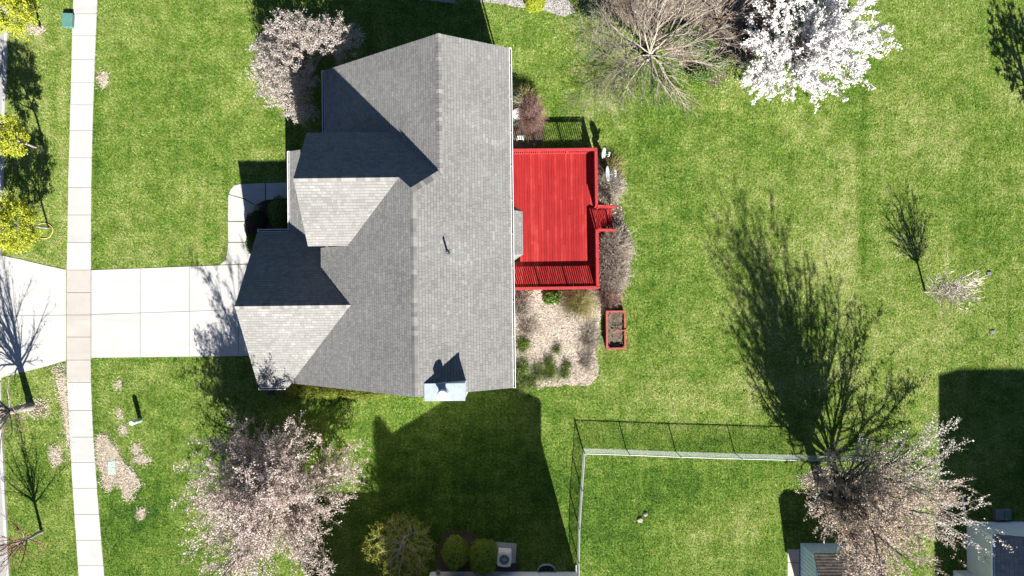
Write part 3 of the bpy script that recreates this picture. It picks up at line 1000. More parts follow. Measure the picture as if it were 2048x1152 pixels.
# bay window over the deck
bay = [(-.27, 4.62), (0.55, 4.16), (0.55, 2.08), (-.27, 1.60)]
by = MB().prism([(-.28, 4.45), (0.33, 4.02), (0.33, 2.22), (-.28, 1.78)], 0.5, 2.83).build('bay_window', M['siding_tan'], house)
for (a, b) in (((0.335, 2.35), (0.335, 3.05)), ((0.335, 3.2), (0.335, 3.9))):
    MB().box(a[0], a[0] + .04, a[1], b[1], 1.1, 2.4).build('pane', M['glass_dark'], by)
bz0, bz1 = 2.9, 3.42
rb = MB(); rs = MB()
bp_front = plane3((0.58, 4.2, bz0), (0.58, 2.05, bz0), (-.27, 3.1, bz1))
bp_n = plane3((0.58, 4.2, bz0), (-.27, 4.72, bz0), (-.27, 4.25, bz1))
bp_s = plane3((0.58, 2.05, bz0), (-.27, 1.5, bz0), (-.27, 2.0, bz1))
for pl, q in ((bp_front, [(0.58, 4.2), (0.58, 2.05), (-.27, 2.0), (-.27, 4.25)]), (bp_n, [(0.58, 4.2), (-.27, 4.72), (-.27, 4.25)]), (bp_s, [(0.58, 2.05), (-.27, 1.5), (-.27, 2.0)])):
    roof_slab(rb, q, pl, 0.1); shingles(rs, q, pl, rng)
rb.build('bay_roof', M['ridge'], by)
rs.build('bay_shingles', M['shingle'], by, kind='stuff')
# footprint without grass, in photo pixels of the ground
for pl in ([(-.35, -4.1), (-.35, 11.2), (-9.0, 11.2), (-9.0, 7.4), (-11.1, 7.4), (-11.1, 3.0), (-12.4, 3.0), (-12.4, -4.1)],):
    q = []
    for x, y in pl:
        X = x * cT - y * sT; Y = x * sT + y * cT
        a, b = PX(np.array([X]), np.array([Y])); q.append((a[0], b[0]))
    NO_GRASS.append(q)

# ------------------------------------------------------------------ deck
deck = thing('deck', 'red stained wooden deck with railings and steps, behind the grey house', 'deck', (0, 0, 0), TH)
DX0, DX1, DY0, DY1, DZ = -0.26, 4.50, 0.33, 7.62, 0.46
DR = M['deck_red']; RR = M['rail_red']
nb = 33
bw = (DX1 - DX0) / nb
bme = {}
rr = random.Random(5)
for i in range(nb):
    x = DX0 + i * bw
    cut = rr.choice([2.7, 3.5, 4.3, 5.1, 5.9])
    if x < 0.35 and i < 5: segs = [(DY0, 1.75), (4.5, DY1)]
    else: segs = [(DY0, cut - .004), (cut + .004, DY1)]
    for y0, y1 in segs:
        L = round(y1 - y0, 2)
        if L not in bme:
            me = MB().box(0, bw - .007, 0, L, -0.032, 0, bev=.004).mesh('board'); me.materials.append(DR); bme[L] = me
        o = obj('board', bme[L], None, deck)
        o.location = (x, y0, DZ + rr.uniform(-.002, .002))
for y in np.arange(DY0 + .2, DY1, 0.6):
    MB().box(DX0, DX1 - .06, y, y + .04, DZ - .2, DZ - .034).build('joist', DR, deck)
for (x0, x1, y0, y1) in ((DX0, DX1 + .02, DY0 - .04, DY0 - .003), (DX0, DX1 + .02, DY1 + .003, DY1 + .04), (DX1 + .003, DX1 + .04, DY0, DY1)):
    MB().box(x0, x1, y0, y1, DZ - .26, DZ - .003).build('rim_board', RR, deck)
RT = DZ + 0.97
pme = MB().box(-.045, .045, -.045, .045, 0, RT - .045, bev=.006).mesh('post'); pme.materials.append(RR)
bal = MB().box(-.024, .024, -.022, .022, DZ + .07, RT - .045).mesh('baluster'); bal.materials.append(RR)


def railing(a, b, out, gap=0.112, post=1.55, lo=True):
    a = Vector((*a, 0)); b = Vector((*b, 0)); L = (b - a).length; d = (b - a) / L
    n = max(1, round(L / post))
    for i in range(n + 1):
        o = obj('post', pme, None, deck); o.location = a + d * L * i / n
    MB().bar(a + Vector((0, 0, RT - .022)) - d * .07, b + Vector((0, 0, RT - .022)) + d * .07, 0.15, 0.04, .006).build('top_rail', RR, deck)
    o_ = Vector((out[0], out[1], 0)) * -.02
    MB().bar(a + o_ + Vector((0, 0, RT - .10)), b + o_ + Vector((0, 0, RT - .10)), 0.035, 0.085).build('sub_rail', RR, deck)
    MB().bar(a + o_ + Vector((0, 0, DZ + .10)), b + o_ + Vector((0, 0, DZ + .10)), 0.035, 0.085).build('bottom_rail', RR, deck)
    k = int(L / gap)
    for i in range(1, k):
        o = obj('baluster', bal, None, deck)
        o.location = a + d * (L * i / k) + Vector((out[0], out[1], 0)) * .018


sy1 = HL(1195, 414, 1.0)[1]; sy0 = HL(1195, 461, 1.0)[1]
railing((DX0 + .3, DY1 - .03), (DX1 - .02, DY1 - .03), (0, 1))
railing((DX0 + .3, DY0 + .03), (DX1 - .02, DY0 + .03), (0, -1))
railing((DX1 - .02, DY0 + .14), (DX1 - .02, sy0 - .05), (1, 0))
railing((DX1 - .02, sy1 + .05), (DX1 - .02, DY1 - .14), (1, 0))
# steps
for i, (x0, z) in enumerate(((4.55, 0.32), (4.86, 0.17), (5.17, 0.05))):
    for j in range(2):
        MB().box(x0 + j * .148, x0 + j * .148 + .142, sy0 + .04, sy1 - .04, z - .035, z, bev=.004).build('tread', DR, deck)
for y in (sy0 - .0, sy1 + .0):
    m = MB()
    V = []
    for s in (-.02, .02):
        V += [(4.545, y + s, 0.40), (5.48, y + s, 0.03), (5.48, y + s, -.05), (4.545, y + s, 0.05)]
    m.add(V, [(0, 1, 2, 3), (7, 6, 5, 4), (0, 4, 5, 1), (1, 5, 6, 2), (2, 6, 7, 3), (3, 7, 4, 0)]).build('stringer', RR, deck)
    for x, zt in ((4.60, RT - .02), (5.42, RT - .42)):
        MB().box(x - .04, x + .04, y - .04, y + .04, 0, zt).build('stair_post', RR, deck)
    MB().bar((4.52, y, RT + .02), (5.52, y, RT - .42), 0.13, 0.04, .006).build('stair_rail', RR, deck)
    for k in range(1, 8):
        x = 4.62 + k * .1
        zt = RT - .0 - .44 * (x - 4.52)
        MB().box(x - .016, x + .016, y - .016, y + .016, max(.1, .42 - .36 * (x - 4.5)), zt).build('stair_baluster', RR, deck)
q = []
for x, y in ((-.3, .3), (4.52, .3), (4.52, 7.65), (-.3, 7.65)):
    X = x * cT - y * sT; Y = x * sT + y * cT
    a, b = PX(np.array([X]), np.array([Y])); q.append((a[0], b[0]))
NO_GRASS.append(q)


def near_house(x, y):
    return x * cT - y * sT, x * sT + y * cT


# ------------------------------------------------------------------ things round the deck
def satellite_dish(px, py, z, size, yaw, el, label):
    b = P(px, py, z)
    t = thing('satellite_dish', label, 'satellite dish', (b.x, b.y, 0), yaw)
    MB().lathe([(0.03, -.05), (0.03, z - .03)], 12, Matrix.Translation((-.10, 0, 0))).build('mast', M['metal_grey'], t)
    D = Matrix.Translation((0, 0, z)) @ Matrix.Rotation(math.pi / 2 - el, 4, 'Y')
    pr = [(0.02, 0.0)] + [(size * r, 0.22 * size * r * r) for r in (.25, .5, .75, 1.0)]
    pr2 = pr + [(size * 1.0, 0.22 * size - .012)] + [(size * r, 0.22 * size * r * r - .014) for r in (.75, .5, .25)] + [(.02, -.014)]
    MB().lathe(pr2, 28, D @ Matrix.Scale(1.12, 4, (1, 0, 0))).build('reflector', M['dish_grey'], t, smooth=True)
    f0 = D @ Vector((size * .95, 0, .15 * size)); f1 = D @ Vector((size * .35, 0, size * 1.12))
    MB().tube([f0, f1], .016, 6).build('feed_arm', M['dish_grey'], t)
    hd = MB()
    yb = (Matrix.Rotation(0, 4, 'Z') @ Vector((0, 1, 0)))
    hd.tube([f1 - yb * size * .38, f1, f1 + yb * size * .38], .028, 8)
    for k in (-1, 0, 1):
        hd.tube([f1 + yb * size * .34 * k, f1 + yb * size * .34 * k - Vector((.07, 0, 0.01))], .036, 8)
    hd.build('receiver', M['dish_grey'], t)
    MB().tube([(-.10, 0, z - .1), (0.0, 0, z - .01)], .03, 8).build('bracket', M['metal_grey'], t)
    return t


satellite_dish(1206, 306, 1.0, 0.30, R(-14), R(24), 'pale grey satellite dish by the deck corner, nearer the house shadow end')
satellite_dish(1213, 347, 1.0, 0.42, R(0), R(22), 'larger pale grey satellite dish below the other dish, beside the red railing')

# raised planter
pb0 = P(1214, 697, 0.55); pb1 = P(1250, 623, 0.55)
pc = ((pb0.x + pb1.x) / 2, (pb0.y + pb1.y) / 2)
pl_ = thing('planter_box', 'red wooden raised planter box holding dark soil and dead stems', 'planter', (pc[0], pc[1], 0), R(0.5))
hx, hy, hz = (pb1.x - pb0.x) / 2, (pb1.y - pb0.y) / 2, 0.55
for k in range(3):
    z0 = 0.02 + k * .17
    for s in (-1, 1):
        MB().box(-hx + .045, hx - .045, s * hy - .02, s * hy + .02, z0, z0 + .163).build('board', M['planter_red'], pl_)
        MB().box(s * hx - .02, s * hx + .02, -hy - .02, hy + .02, z0, z0 + .163).build('board', M['planter_red'], pl_)
for sx in (-1, 1):
    for sy in (-1, 1):
        MB().box(sx * (hx - .07) - .045, sx * (hx - .07) + .045, sy * (hy - .07) - .045, sy * (hy - .07) + .045, 0, hz).build('corner_post', M['planter_red'], pl_)
    MB().box(sx * hx - .05, sx * hx + .05, -hy - .045, hy + .045, hz - .02, hz + .012).build('cap_rail', M['planter_red'], pl_)
    MB().box(-hx + .051, hx - .051, sx * hy - .045, sx * hy + .045, hz - .02, hz + .010).build('cap_rail', M['planter_red'], pl_)
so = MB()
gx = np.linspace(-hx + .03, hx - .03, 10); gy = np.linspace(-hy + .03, hy - .03, 18)
X, Y = np.meshgrid(gx, gy)
Z = 0.36 + RNG.normal(0, .03, X.shape)
V = np.stack([X.ravel(), Y.ravel(), Z.ravel()], 1)
i, j = np.meshgrid(np.arange(9), np.arange(17)); a = (j * 10 + i).ravel()
so.add(V, np.stack([a, a + 1, a + 11, a + 10], 1)).build('soil', M['dirt'], pl_, smooth=True)
stt = MB()
for k in range(55):
    x, y = random.uniform(-hx + .1, hx - .1), random.uniform(-hy + .1, hy - .1)
    an = random.uniform(0, 6.28); L = random.uniform(.15, .6)
    z = .39 + random.uniform(0, .12)
    ex = max(-hx + .05, min(hx - .05, x + math.cos(an) * L)); ey = max(-hy + .05, min(hy - .05, y + math.sin(an) * L))
    stt.tube([(x, y, .37), ((x + ex) / 2 + random.uniform(-.05, .05), (y + ey) / 2, z), (ex, ey, z + random.uniform(-.03, .06))], .007, 4)
stt.build('dead_stems', M['twig_tan'], pl_, kind='stuff')
s0 = P(1226, 667, .6); s1 = P(1253, 659, .62)
stk = MB().bar((s0.x, s0.y, .585), (s1.x + .03, s1.y, .60), .055, .03).build('stake', M['planter_red'])
tag(stk, 'pale red wooden stake laid across the raised planter', 'stake')
NO_GRASS.append([(1214, 623), (1248, 623), (1248, 695), (1214, 695)])

# garden table, bench and hose reel below the rear eave
b = P(1036, 228, .7)
t = thing('garden_table', 'small white plastic garden table half under the rear eave', 'table', (b.x, b.y, 0), R(1))
MB().lathe([(0.22, .66), (0.30, .67), (0.31, .70), (0.28, .705), (.05, .705)], 22).build('table_top', M['white_plastic'], t)
for k in range(4):
    an = math.pi / 4 + k * math.pi / 2
    MB().bar((.19 * math.cos(an), .19 * math.sin(an), .66), (.23 * math.cos(an), .23 * math.sin(an), 0), .05, .04).build('leg', M['white_plastic'], t)
b = P(1029, 243, .4)
t = thing('hose_reel', 'green hose reel next to the white garden table', 'hose reel', (b.x, b.y, 0), R(20))
MB().lathe([(.2, -.16), (.2, -.14), (.09, -.13), (.09, .13), (.2, .14), (.2, .16)], 18, Matrix.Translation((0, 0, .26)) @ Matrix.Rotation(math.pi / 2, 4, 'X')).build('drum', M['green_plastic'], t)
for s in (-1, 1):
    MB().bar((-.2, s * .19, .02), (.05, s * .19, .5), .03, .03).build('frame', M['green_plastic'], t)
    MB().bar((.2, s * .19, .02), (-.02, s * .19, .34), .03, .03).build('frame', M['green_plastic'], t)
b = P(1041, 275, .45)
t = thing('garden_bench', 'narrow white slatted bench between the house wall and the red deck', 'bench', (b.x, b.y, 0), R(1))
for k in range(3):
    MB().box(-.20, .20, -.11 + k * .075, -.045 + k * .075, .41, .44, bev=.004).build('slat', M['white_plastic'], t)
for sx in (-1, 1):
    for sy in (-1, 1):
        MB().box(sx * .17 - .02, sx * .17 + .02, sy * .07 - .025, sy * .07 + .025, 0, .41).build('leg', M['white_plastic'], t)


# ------------------------------------------------------------------ utility things in the front lawn
b = P(132.5, 39, .3)
t = thing('utility_box', 'dark green utility box beside the sidewalk at the top left', 'utility box', (b.x, b.y, 0), R(-2))
MB().box(-.27, .27, -.37, .37, -.05, .20, bev=.03).build('cabinet', M['green_box'], t)
MB().box(-.29, .29, -.39, .39, .20, .25, bev=.02).build('lid', M['green_box'], t)
MB().box(-.05, .05, -.41, -.385, .08, .14).build('latch', M['metal_grey'], t)
b = P(224, 935)
t = thing('valve_cover', 'pale green utility lid set in the large straw patch', 'utility lid', (b.x, b.y, 0), R(3))
MB().box(-.21, .21, -.37, .37, -.05, .035, bev=.01).build('frame', M['green_lid'], t)
MB().box(-.18, .18, .01, .34, .035, .05, bev=.006).build('lid', M['green_lid'], t)
MB().box(-.18, .18, -.34, -.01, .035, .05, bev=.006).build('lid', M['green_lid'], t)
MB().lathe([(.03, .05), (.03, .058), (.005, .058)], 10, Matrix.Translation((.02, .18, 0))).build('bolt', M['metal_grey'], t)
b = P(281, 840)
t = thing('utility_pedestal', 'short white and green utility pedestal standing in the front lawn', 'pedestal', (b.x, b.y, 0))
MB().lathe([(.12, -.05), (.12, .5), (.125, .52)], 18).build('post', M['green_lid'], t, smooth=False)
MB().lathe([(.128, .52), (.128, .86), (.11, .91), (.05, .93)], 18).build('dome', M['white_plastic'], t, smooth=False)
# hose ring round the street tree
b = P(88, 462)
hr = MB().tube([(b.x + .5 * math.cos(a) * (1 + .06 * math.sin(3 * a)), b.y + .42 * math.sin(a), .03 + .01 * math.sin(2 * a)) for a in np.linspace(-1.9, 2.2, 40)], .022, 6).build('garden_hose', M['hose'])
tag(hr, 'tan garden hose curled round the foot of a young street tree', 'hose')
NO_GRASS.append(blob(85, 468, 12, 9, 3))
for (x, y, nm) in ((1977, 547, 'upper small grey sprinkler valve lid in the right hand lawn'), (1984, 664, 'lower small grey sprinkler valve lid in the right hand lawn')):
    b = P(x, y)
    t = thing('sprinkler_box', nm, 'valve box', (b.x, b.y, 0), R(random.uniform(-8, 8)), 'valve lids in the right hand lawn')
    MB().box(-.13, .13, -.11, .11, -.05, .05, bev=.01).build('box', M['valve_lid'], t)
    MB().box(-.10, .10, -.08, .08, .05, .075, bev=.006).build('lid', M['metal_grey'], t)


def rock(px, py, s, label, grp=None, seed=0):
    rr = np.random.default_rng(seed)
    import bmesh
    bm = bmesh.new()
    bmesh.ops.create_icosphere(bm, subdivisions=3, radius=1)
    ph = rr.uniform(0, 6, 6)
    for v in bm.verts:
        c = v.co
        k = 1 + .16 * math.sin(2.3 * c.x + ph[0]) + .14 * math.sin(3.1 * c.y + ph[1]) + .1 * math.sin(5 * c.z + 4 * c.x + ph[2])
        v.co = Vector((c.x * k * s, c.y * k * s * .85, max(-.3 * s, c.z * k * s * .55)))
    me = bpy.data.meshes.new('rock'); bm.to_mesh(me); bm.free()
    b = P(px, py)
    o = obj('rock', me, M['stone']); o.location = (b.x, b.y, .03); o.rotation_euler.z = rr.uniform(0, 6)
    return tag(o, label, 'rock', grp)


rock(1280, 1041, .15, 'larger grey brown stone lying in the fenced lawn', 'stones in the fenced lawn', 1)
rock(1291, 1028, .13, 'smaller grey brown stone lying just above the other in the fenced lawn', 'stones in the fenced lawn', 2)


# ------------------------------------------------------------------ chain-link fence
def fence():
    t = thing('chain_link_fence', 'grey chain link fence round the corner of the neighbouring lawn', 'fence')
    H = 1.10
    runs = [[(1165.5, 898), (1253, 900.5), (1352, 904.5), (1470, 908), (1590, 911), (1720, 914)],
            [(1165.5, 898), (1160.5, 970), (1155.5, 1044), (1154, 1110), (1156, 1175)]]
    wm = MB()
    for ri, run in enumerate(runs):
        g = [P(x, y) for x, y in run]
        for i, p in enumerate(g):
            if ri == 1 and i == 0: continue
            r = .04 if i in (0, len(g) - 1) else .028
            MB().lathe([(r, -.2), (r, H + .02), (r * 1.25, H + .03), (r * .9, H + .07), (.005, H + .09)], 12, Matrix.Translation((p.x, p.y, 0))).build('post', M['fence_metal'], t)
        for a, b in zip(g[:-1], g[1:]):
            MB().tube([(a.x, a.y, H), (b.x, b.y, H)], .024, 8).build('top_rail', M['fence_metal'], t)
            L = (b - a).length; d = (b - a) / L
            off = Vector((-d.y, d.x, 0)) * .03
            h = H - .03; sp = .075
            A = []; B = []
            for s in np.arange(-h, L, sp):
                for sg in (1, -1):
                    u0, z0, u1, z1 = s, 0.02, s + h, 0.02 + h - .02
                    if u0 < 0: z0 += -u0; u0 = 0
                    if u1 > L: z1 -= (u1 - L); u1 = L
                    if u1 <= u0: continue
                    if sg < 0: z0, z1 = H - z0, H - z1
                    A.append((a.x + d.x * u0 + off.x, a.y + d.y * u0 + off.y, z0)); B.append((a.x + d.x * u1 + off.x, a.y + d.y * u1 + off.y, z1))
            r = np.full(len(A), .0030)
            wm.add(*frusta(A, B, r, r, 3))
            A = [(a.x + off.x, a.y + off.y, .05)]; B = [(b.x + off.x, b.y + off.y, .05)]
            wm.add(*frusta(A, B, [.005], [.005], 4))
    wm.build('wire_mesh', M['wire'], t, kind='stuff')


fence()


# ------------------------------------------------------------------ neighbouring houses
def lap_wall(parent, p, q, z0, z1, out, mat, step=.11):
    """Lap siding: one board after another on a wall from p to q."""
    p = Vector((*p, 0)); q = Vector((*q, 0)); o = Vector((*out, 0))
    z = z0
    w = None
    m = MB().bar(p + Vector((0, 0, (z0 + z1) / 2)), q + Vector((0, 0, (z0 + z1) / 2)), .12, z1 - z0)
    w = m.build('wall', mat, parent)
    L = (q - p).length; d = (q - p) / L
    Mx = Matrix((d.to_4d(), o.to_4d(), Vector((0, 0, 1, 0)), Vector((0, 0, 0, 1)))).transposed()
    V = [(0, .061, step), (L, .061, step), (L, .075, 0), (0, .075, 0), (0, .06, 0), (L, .06, 0)]
    F = [(3, 2, 1, 0), (3, 4, 5, 2)]
    me = MB().add([tuple(Mx.to_3x3() @ Vector(v)) for v in V], F).mesh('siding_board'); me.materials.append(mat)
    while z + step <= z1:
        k = obj('siding_board', me, None, w); k.location = p + Vector((0, 0, z)); z += step
    return w


def south_house():
    t = thing('neighbour_house', 'neighbouring house with pale siding at the bottom edge beside the round shrubs', 'house')
    y0 = P(1000, 1146).y
    xl, xr = -4.35, 3.42
    zp, xp = 7.35, 1.5
    lap_wall(t, (xl, y0), (xr, y0), 0, 2.4, (0, 1), M['siding'])
    MB().prism([(xl, y0 - .06), (xr, y0 - .06), (xr, y0 + .06), (xl, y0 + .06)], 2.4, [5.2, 6.2, 6.2, 5.2]).build('wall', M['siding'], t)
    MB().prism([(xr - .06, y0 - 9), (xr + .06, y0 - 9), (xr + .06, y0 + .059), (xr - .06, y0 + .059)], -.1, 6.2).build('wall', M['siding'], t)
    MB().prism([(xl - .06, y0 - 9), (xl + .06, y0 - 9), (xl + .06, y0 + .05), (xl - .06, y0 + .05)], -.1, 4.9).build('wall', M['siding'], t)
    MB().add([(xl, y0, 5.0), (xp, y0, zp - .2), (xr, y0, 6.2), (xl, y0 + .05, 5.0), (xp, y0 + .05, zp - .2), (xr, y0 + .05, 6.2)], [(0, 1, 2), (5, 4, 3), (0, 3, 4, 1), (1, 4, 5, 2)]).build('gable', M['siding'], t)
    ye = y0 + .3
    pr = plane3((xp, 0, zp), (xp, 1, zp), (3.95, 0, 6.4)); plf = plane3((xp, 0, zp), (xp, 1, zp), (-4.8, 0, 5.0))
    d = MB(); s = MB(); rg = random.Random(9)
    for pl, q in ((pr, [(xp, y0 - 9), (3.95, y0 - 9), (3.95, ye), (xp, ye)]), (plf, [(-4.8, y0 - 9), (xp, y0 - 9), (xp, ye), (-4.8, ye)])):
        roof_slab(d, q, pl, .2); shingles(s, [(max(-4.8, x), max(y, y0 - 2)) for x, y in q], pl, rg)
    r_ = d.build('roof', M['shingle'], t); s.build('shingles', M['shingle'], r_, kind='stuff')
    # lower wing to the west
    MB().prism([(-9.6, y0 - 6), (-4.42, y0 - 6), (-4.42, y0 - .3), (-9.6, y0 - .3)], -.1, 2.6).build('wing_wall', M['siding'], t)
    MB().add([(-9.9, y0 + .1, 2.55), (-4.9, y0 + .1, 2.55), (-4.9, y0 - 2.6, 4.9), (-9.9, y0 - 2.6, 4.9), (-9.9, y0 - 5.8, 2.55), (-4.9, y0 - 5.8, 2.55)], [(0, 1, 2, 3), (3, 2, 5, 4), (0, 3, 4), (1, 5, 2), (0, 4, 5, 1)]).build('wing_roof', M['shingle'], t)
    # downspout at the corner
    b = P(1151, 1150)
    MB().tube([(b.x, b.y - .1, 2.6), (b.x, b.y - .1, .35), (b.x + .02, b.y + .12, .18), (b.x + .03, b.y + .55, .06)], .045, 8).build('downspout', M['gutter_white'], t)
    # window well
    b = P(1093, 1152)
    pts = []
    for k in range(13):
        a = math.pi * k / 12
        pts.append((b.x + .46 * math.cos(a), y0 + .07 + .42 * (math.sin(a) ** .6)))
    m = MB()
    for p, q in zip(pts[:-1], pts[1:]):
        m.bar((p[0], p[1], .06), (q[0], q[1], .06), .05, .22)
    m.build('window_well', M['galv'], t)
    MB().prism(pts, -.02, .02).build('well_floor', M['dark_soil'], t)
    for x0, x1 in ((-2.7, -1.5), (-.2, .8)):
        MB().box(x0, x1, y0 + .08, y0 + .11, .9, 2.1).build('window', M['glass_dark'], t)
    b = P(786, 1139)
    m = thing('gas_meter', 'small grey meter standing on the ground beside the yellow green shrub', 'meter', (P(878, 1138).x, P(878, 1138).y, 0))
    MB().box(-.11, .11, -.08, .08, .3, .55, bev=.02).build('body', M['metal_grey'], m)
    MB().tube([(-.07, 0, -.05), (-.07, 0, .32)], .02, 8).build('pipe', M['metal_grey'], m)
    MB().tube([(.07, 0, -.05), (.07, 0, .32)], .02, 8).build('pipe', M['metal_grey'], m)
    # air conditioner
    b = P(1008.5, 1120, .8)
    ac = thing('air_conditioner', 'beige outdoor air conditioning unit on a pad beside the round shrubs', 'air conditioner', (b.x, b.y, 0), R(-4))
    MB().box(-.52, .62, -.42, .62, -.04, .07, bev=.01).build('pad', M['concrete'], ac)
    MB().box(-.36, .36, -.38, .38, .07, .74, bev=.05).build('cabinet', M['beige_metal'], ac)
    m = MB()
    for k in range(16):
        a0 = 2 * math.pi * k / 16; a1 = 2 * math.pi * (k + 1) / 16
        r1 = lambda a: min(.40, .37 / max(abs(math.cos(a)), abs(math.sin(a)), 1e-6) if True else 0)
        V = []
        for a in (a0, a1):
            sq = .385 / max(abs(math.cos(a)), abs(math.sin(a)))
            ro = min(sq, .47)
            V += [(.27 * math.cos(a), .27 * math.sin(a), .76), (ro * math.cos(a), ro * math.sin(a), .75), (.27 * math.cos(a), .27 * math.sin(a), .70), (ro * math.cos(a), ro * math.sin(a), .70)]
        m.add(V, [(0, 1, 5, 4), (1, 3, 7, 5), (0, 4, 6, 2)])
    m.build('top_cover', M['beige_metal'], ac)
    MB().lathe([(.268, .741), (.268, .744), (.01, .744)], 24).build('fan_well', M['black_rubber'], ac)
    g = MB()
    for r in (.05, .09, .13, .17, .21, .25):
        g.tube([(r * math.cos(a), r * math.sin(a), .775) for a in np.linspace(0, 2 * math.pi, 25)], .006, 4)
    for k in range(8):
        a = 2 * math.pi * k / 8
        g.tube([(.03 * math.cos(a), .03 * math.sin(a), .78), (.28 * math.cos(a), .28 * math.sin(a), .768)], .006, 4)
    g.build('fan_grille', M['galv'], ac)
    MB().lathe([(.07, .77), (.07, .79), (.04, .80)], 16).build('fan_hub', M['galv'], ac)
    q = [(868, 1145), (1170, 1145), (1170, 1240), (640, 1240), (640, 1152)]
    NO_GRASS.append(q)


south_house()


def southeast_house():
    t = thing('neighbour_house', 'neighbouring house with grey roof and white gutters in the bottom right corner', 'house')
    c = P(1933, 1043)
    x0, y0 = c.x, c.y
    z = 2.25
    MB().prism([(x0, y0 - 2.6), (x0 + 8, y0 - 2.6), (x0 + 8, y0), (x0, y0)], -.1, z).build('wall', M['siding'], t)
    MB().prism([(x0 - .75, y0 - 6), (x0 + 8, y0 - 6), (x0 + 8, y0 - 2.62), (x0 - .75, y0 - 2.62)], -.1, z).build('wall', M['siding'], t)
    pl = plane3((x0 - .1, 0, z + .08), (x0 - .1, 1, z + .08), (x0 + 3.9, 0, z + 1.7))
    d = MB(); s = MB(); rg = random.Random(4)
    for q in ([(x0 - .12, y0 + .12), (x0 + 4, y0 + .12), (x0 + 4, y0 - 2.5), (x0 - .12, y0 - 2.5)], [(x0 - .85, y0 - 2.5), (x0 + 4, y0 - 2.5), (x0 + 4, y0 - 6), (x0 - .85, y0 - 6)]):
        roof_slab(d, q, pl, .12); shingles(s, q, pl, rg, .19, (.2, .5))
    r_ = d.build('roof', M['ridge'], t); s.build('shingles', M['shingle_light'], r_, kind='stuff')
    gutter_run(t, (x0 - .12, y0 - 2.45, z + .06), (x0 - .12, y0 + .1, z + .06), (-1, 0), 1.2)
    gutter_run(t, (x0 - .85, y0 - 6, z - .25), (x0 - .85, y0 - 2.5, z - .25), (-1, 0), 1.2)
    MB().box(x0 - .86, x0 - .15, y0 - 2.48, y0 - 2.40, z - .32, z - .12).build('fascia', M['gutter_white'], t)
    MB().tube([(x0 - .12, y0 - .2, 2.2), (x0 - .12, y0 - .05, 1.9), (x0 - .16, y0 + .08, .2), (x0 - .25, y0 + 1.4, .06)], .05, 8).build('downspout', M['gutter_white'], t)
    # the tall body behind, whose shadow lies over the lawn
    mx0, my0 = 26.35, -16.0
    MB().prism([(mx0, my0 - 9), (mx0 + 14, my0 - 9), (mx0 + 14, my0), (mx0, my0)], -.1, 8.0).build('upper_wall', M['siding'], t)
    MB().add([(mx0 - .2, my0 + .3, 8.05), (mx0 + 14.2, my0 + .3, 8.05), (mx0 + 14.2, my0 - 9.3, 8.05), (mx0 - .2, my0 - 9.3, 8.05), (mx0 + 2.1, my0 - 3.4, 10.9), (mx0 + 12, my0 - 3.4, 10.9), (mx0 + 2.1, my0 - 5.6, 10.9), (mx0 + 12, my0 - 5.6, 10.9)],
             [(1, 0, 4, 5), (0, 3, 6, 4), (3, 2, 7, 6), (2, 1, 5, 7), (4, 6, 7, 5), (0, 1, 2, 3)]).build('upper_roof', M['shingle'], t)
    b = P(2010, 1031, .3)
    m = thing('window_well_cover', 'small pale box with a green top beside the corner house wall', 'utility box', (b.x, b.y, 0), R(3))
    MB().box(-.42, .42, -.28, .28, -.05, .22, bev=.02).build('box', M['metal_grey'], m)
    MB().box(.05, .36, -.2, .2, .22, .30, bev=.02).build('lid', M['green_box'], m)
    NO_GRASS.append([(1945, 1043), (2100, 1040), (2100, 1240), (1900, 1240)])


southeast_house()


def shed():
    c = P(1601, 1086)
    t = thing('garden_shed', 'pale blue shed with brown shingled roof half hidden under the blossoming trees', 'shed', (c.x, c.y, 0), R(0))
    w, dp, h = 3.3, 3.0, 1.95
    yr = -dp / 2; zr = h + .85
    m = MB()
    m.prism([(0, -dp), (w, -dp), (w, 0), (0, 0)], -.05, h)
    m.build('wall', M['siding_blue'], t)
    for x in (0.0, w - .08):
        MB().add([(x, 0, h), (x, -dp, h), (x, yr, zr - .1), (x + .08, 0, h), (x + .08, -dp, h), (x + .08, yr, zr - .1)], [(0, 1, 2), (5, 4, 3), (0, 2, 5, 3), (2, 1, 4, 5), (0, 3, 4, 1)]).build('gable', M['siding_blue'], t)
    for k in range(14):
        MB().box(-.03, -.002, -dp + .02 + k * .214, -dp + .19 + k * .214, .05, h).build('batten', M['siding_blue'], t)
    for y0 in (-1.0, -2.1):
        MB().box(-.055, -.031, y0 - .75, y0 - .70, .2, 1.5).build('hinge_strip', M['metal_grey'], t)
    d = MB(); s = MB(); rg = random.Random(6)
    for pl, q in ((plane3((0, .15, h - .02), (1, .15, h - .02), (0, yr, zr)), [(-.12, .15), (w + .12, .15), (w + .12, yr), (-.12, yr)]),
                  (plane3((0, -dp - .15, h - .02), (1, -dp - .15, h - .02), (0, yr, zr)), [(-.12, -dp - .15), (w + .12, -dp - .15), (w + .12, yr), (-.12, yr)])):
        roof_slab(d, q, pl, .06); shingles(s, q, pl, rg)
    r_ = d.build('roof', M['ridge'], t); s.build('shingles', M['shingle_brown'], r_, kind='stuff')
    NO_GRASS.append([(1570, 1085), (1730, 1085), (1730, 1240), (1570, 1240)])
    pv = bpy.data.objects.new('paving', None); COL.objects.link(pv); pv['kind'] = 'structure'
    for k in range(3):
        slab_px([(1574.5, 1098 + k * 27.5), (1599, 1098 + k * 27.5), (1599, 1125 + k * 27.5), (1574.5, 1125 + k * 27.5)], pv, M['paver'], .03, 'paver')
    NO_GRASS.append([(1573, 1097), (1600, 1097), (1600, 1180), (1573, 1180)])


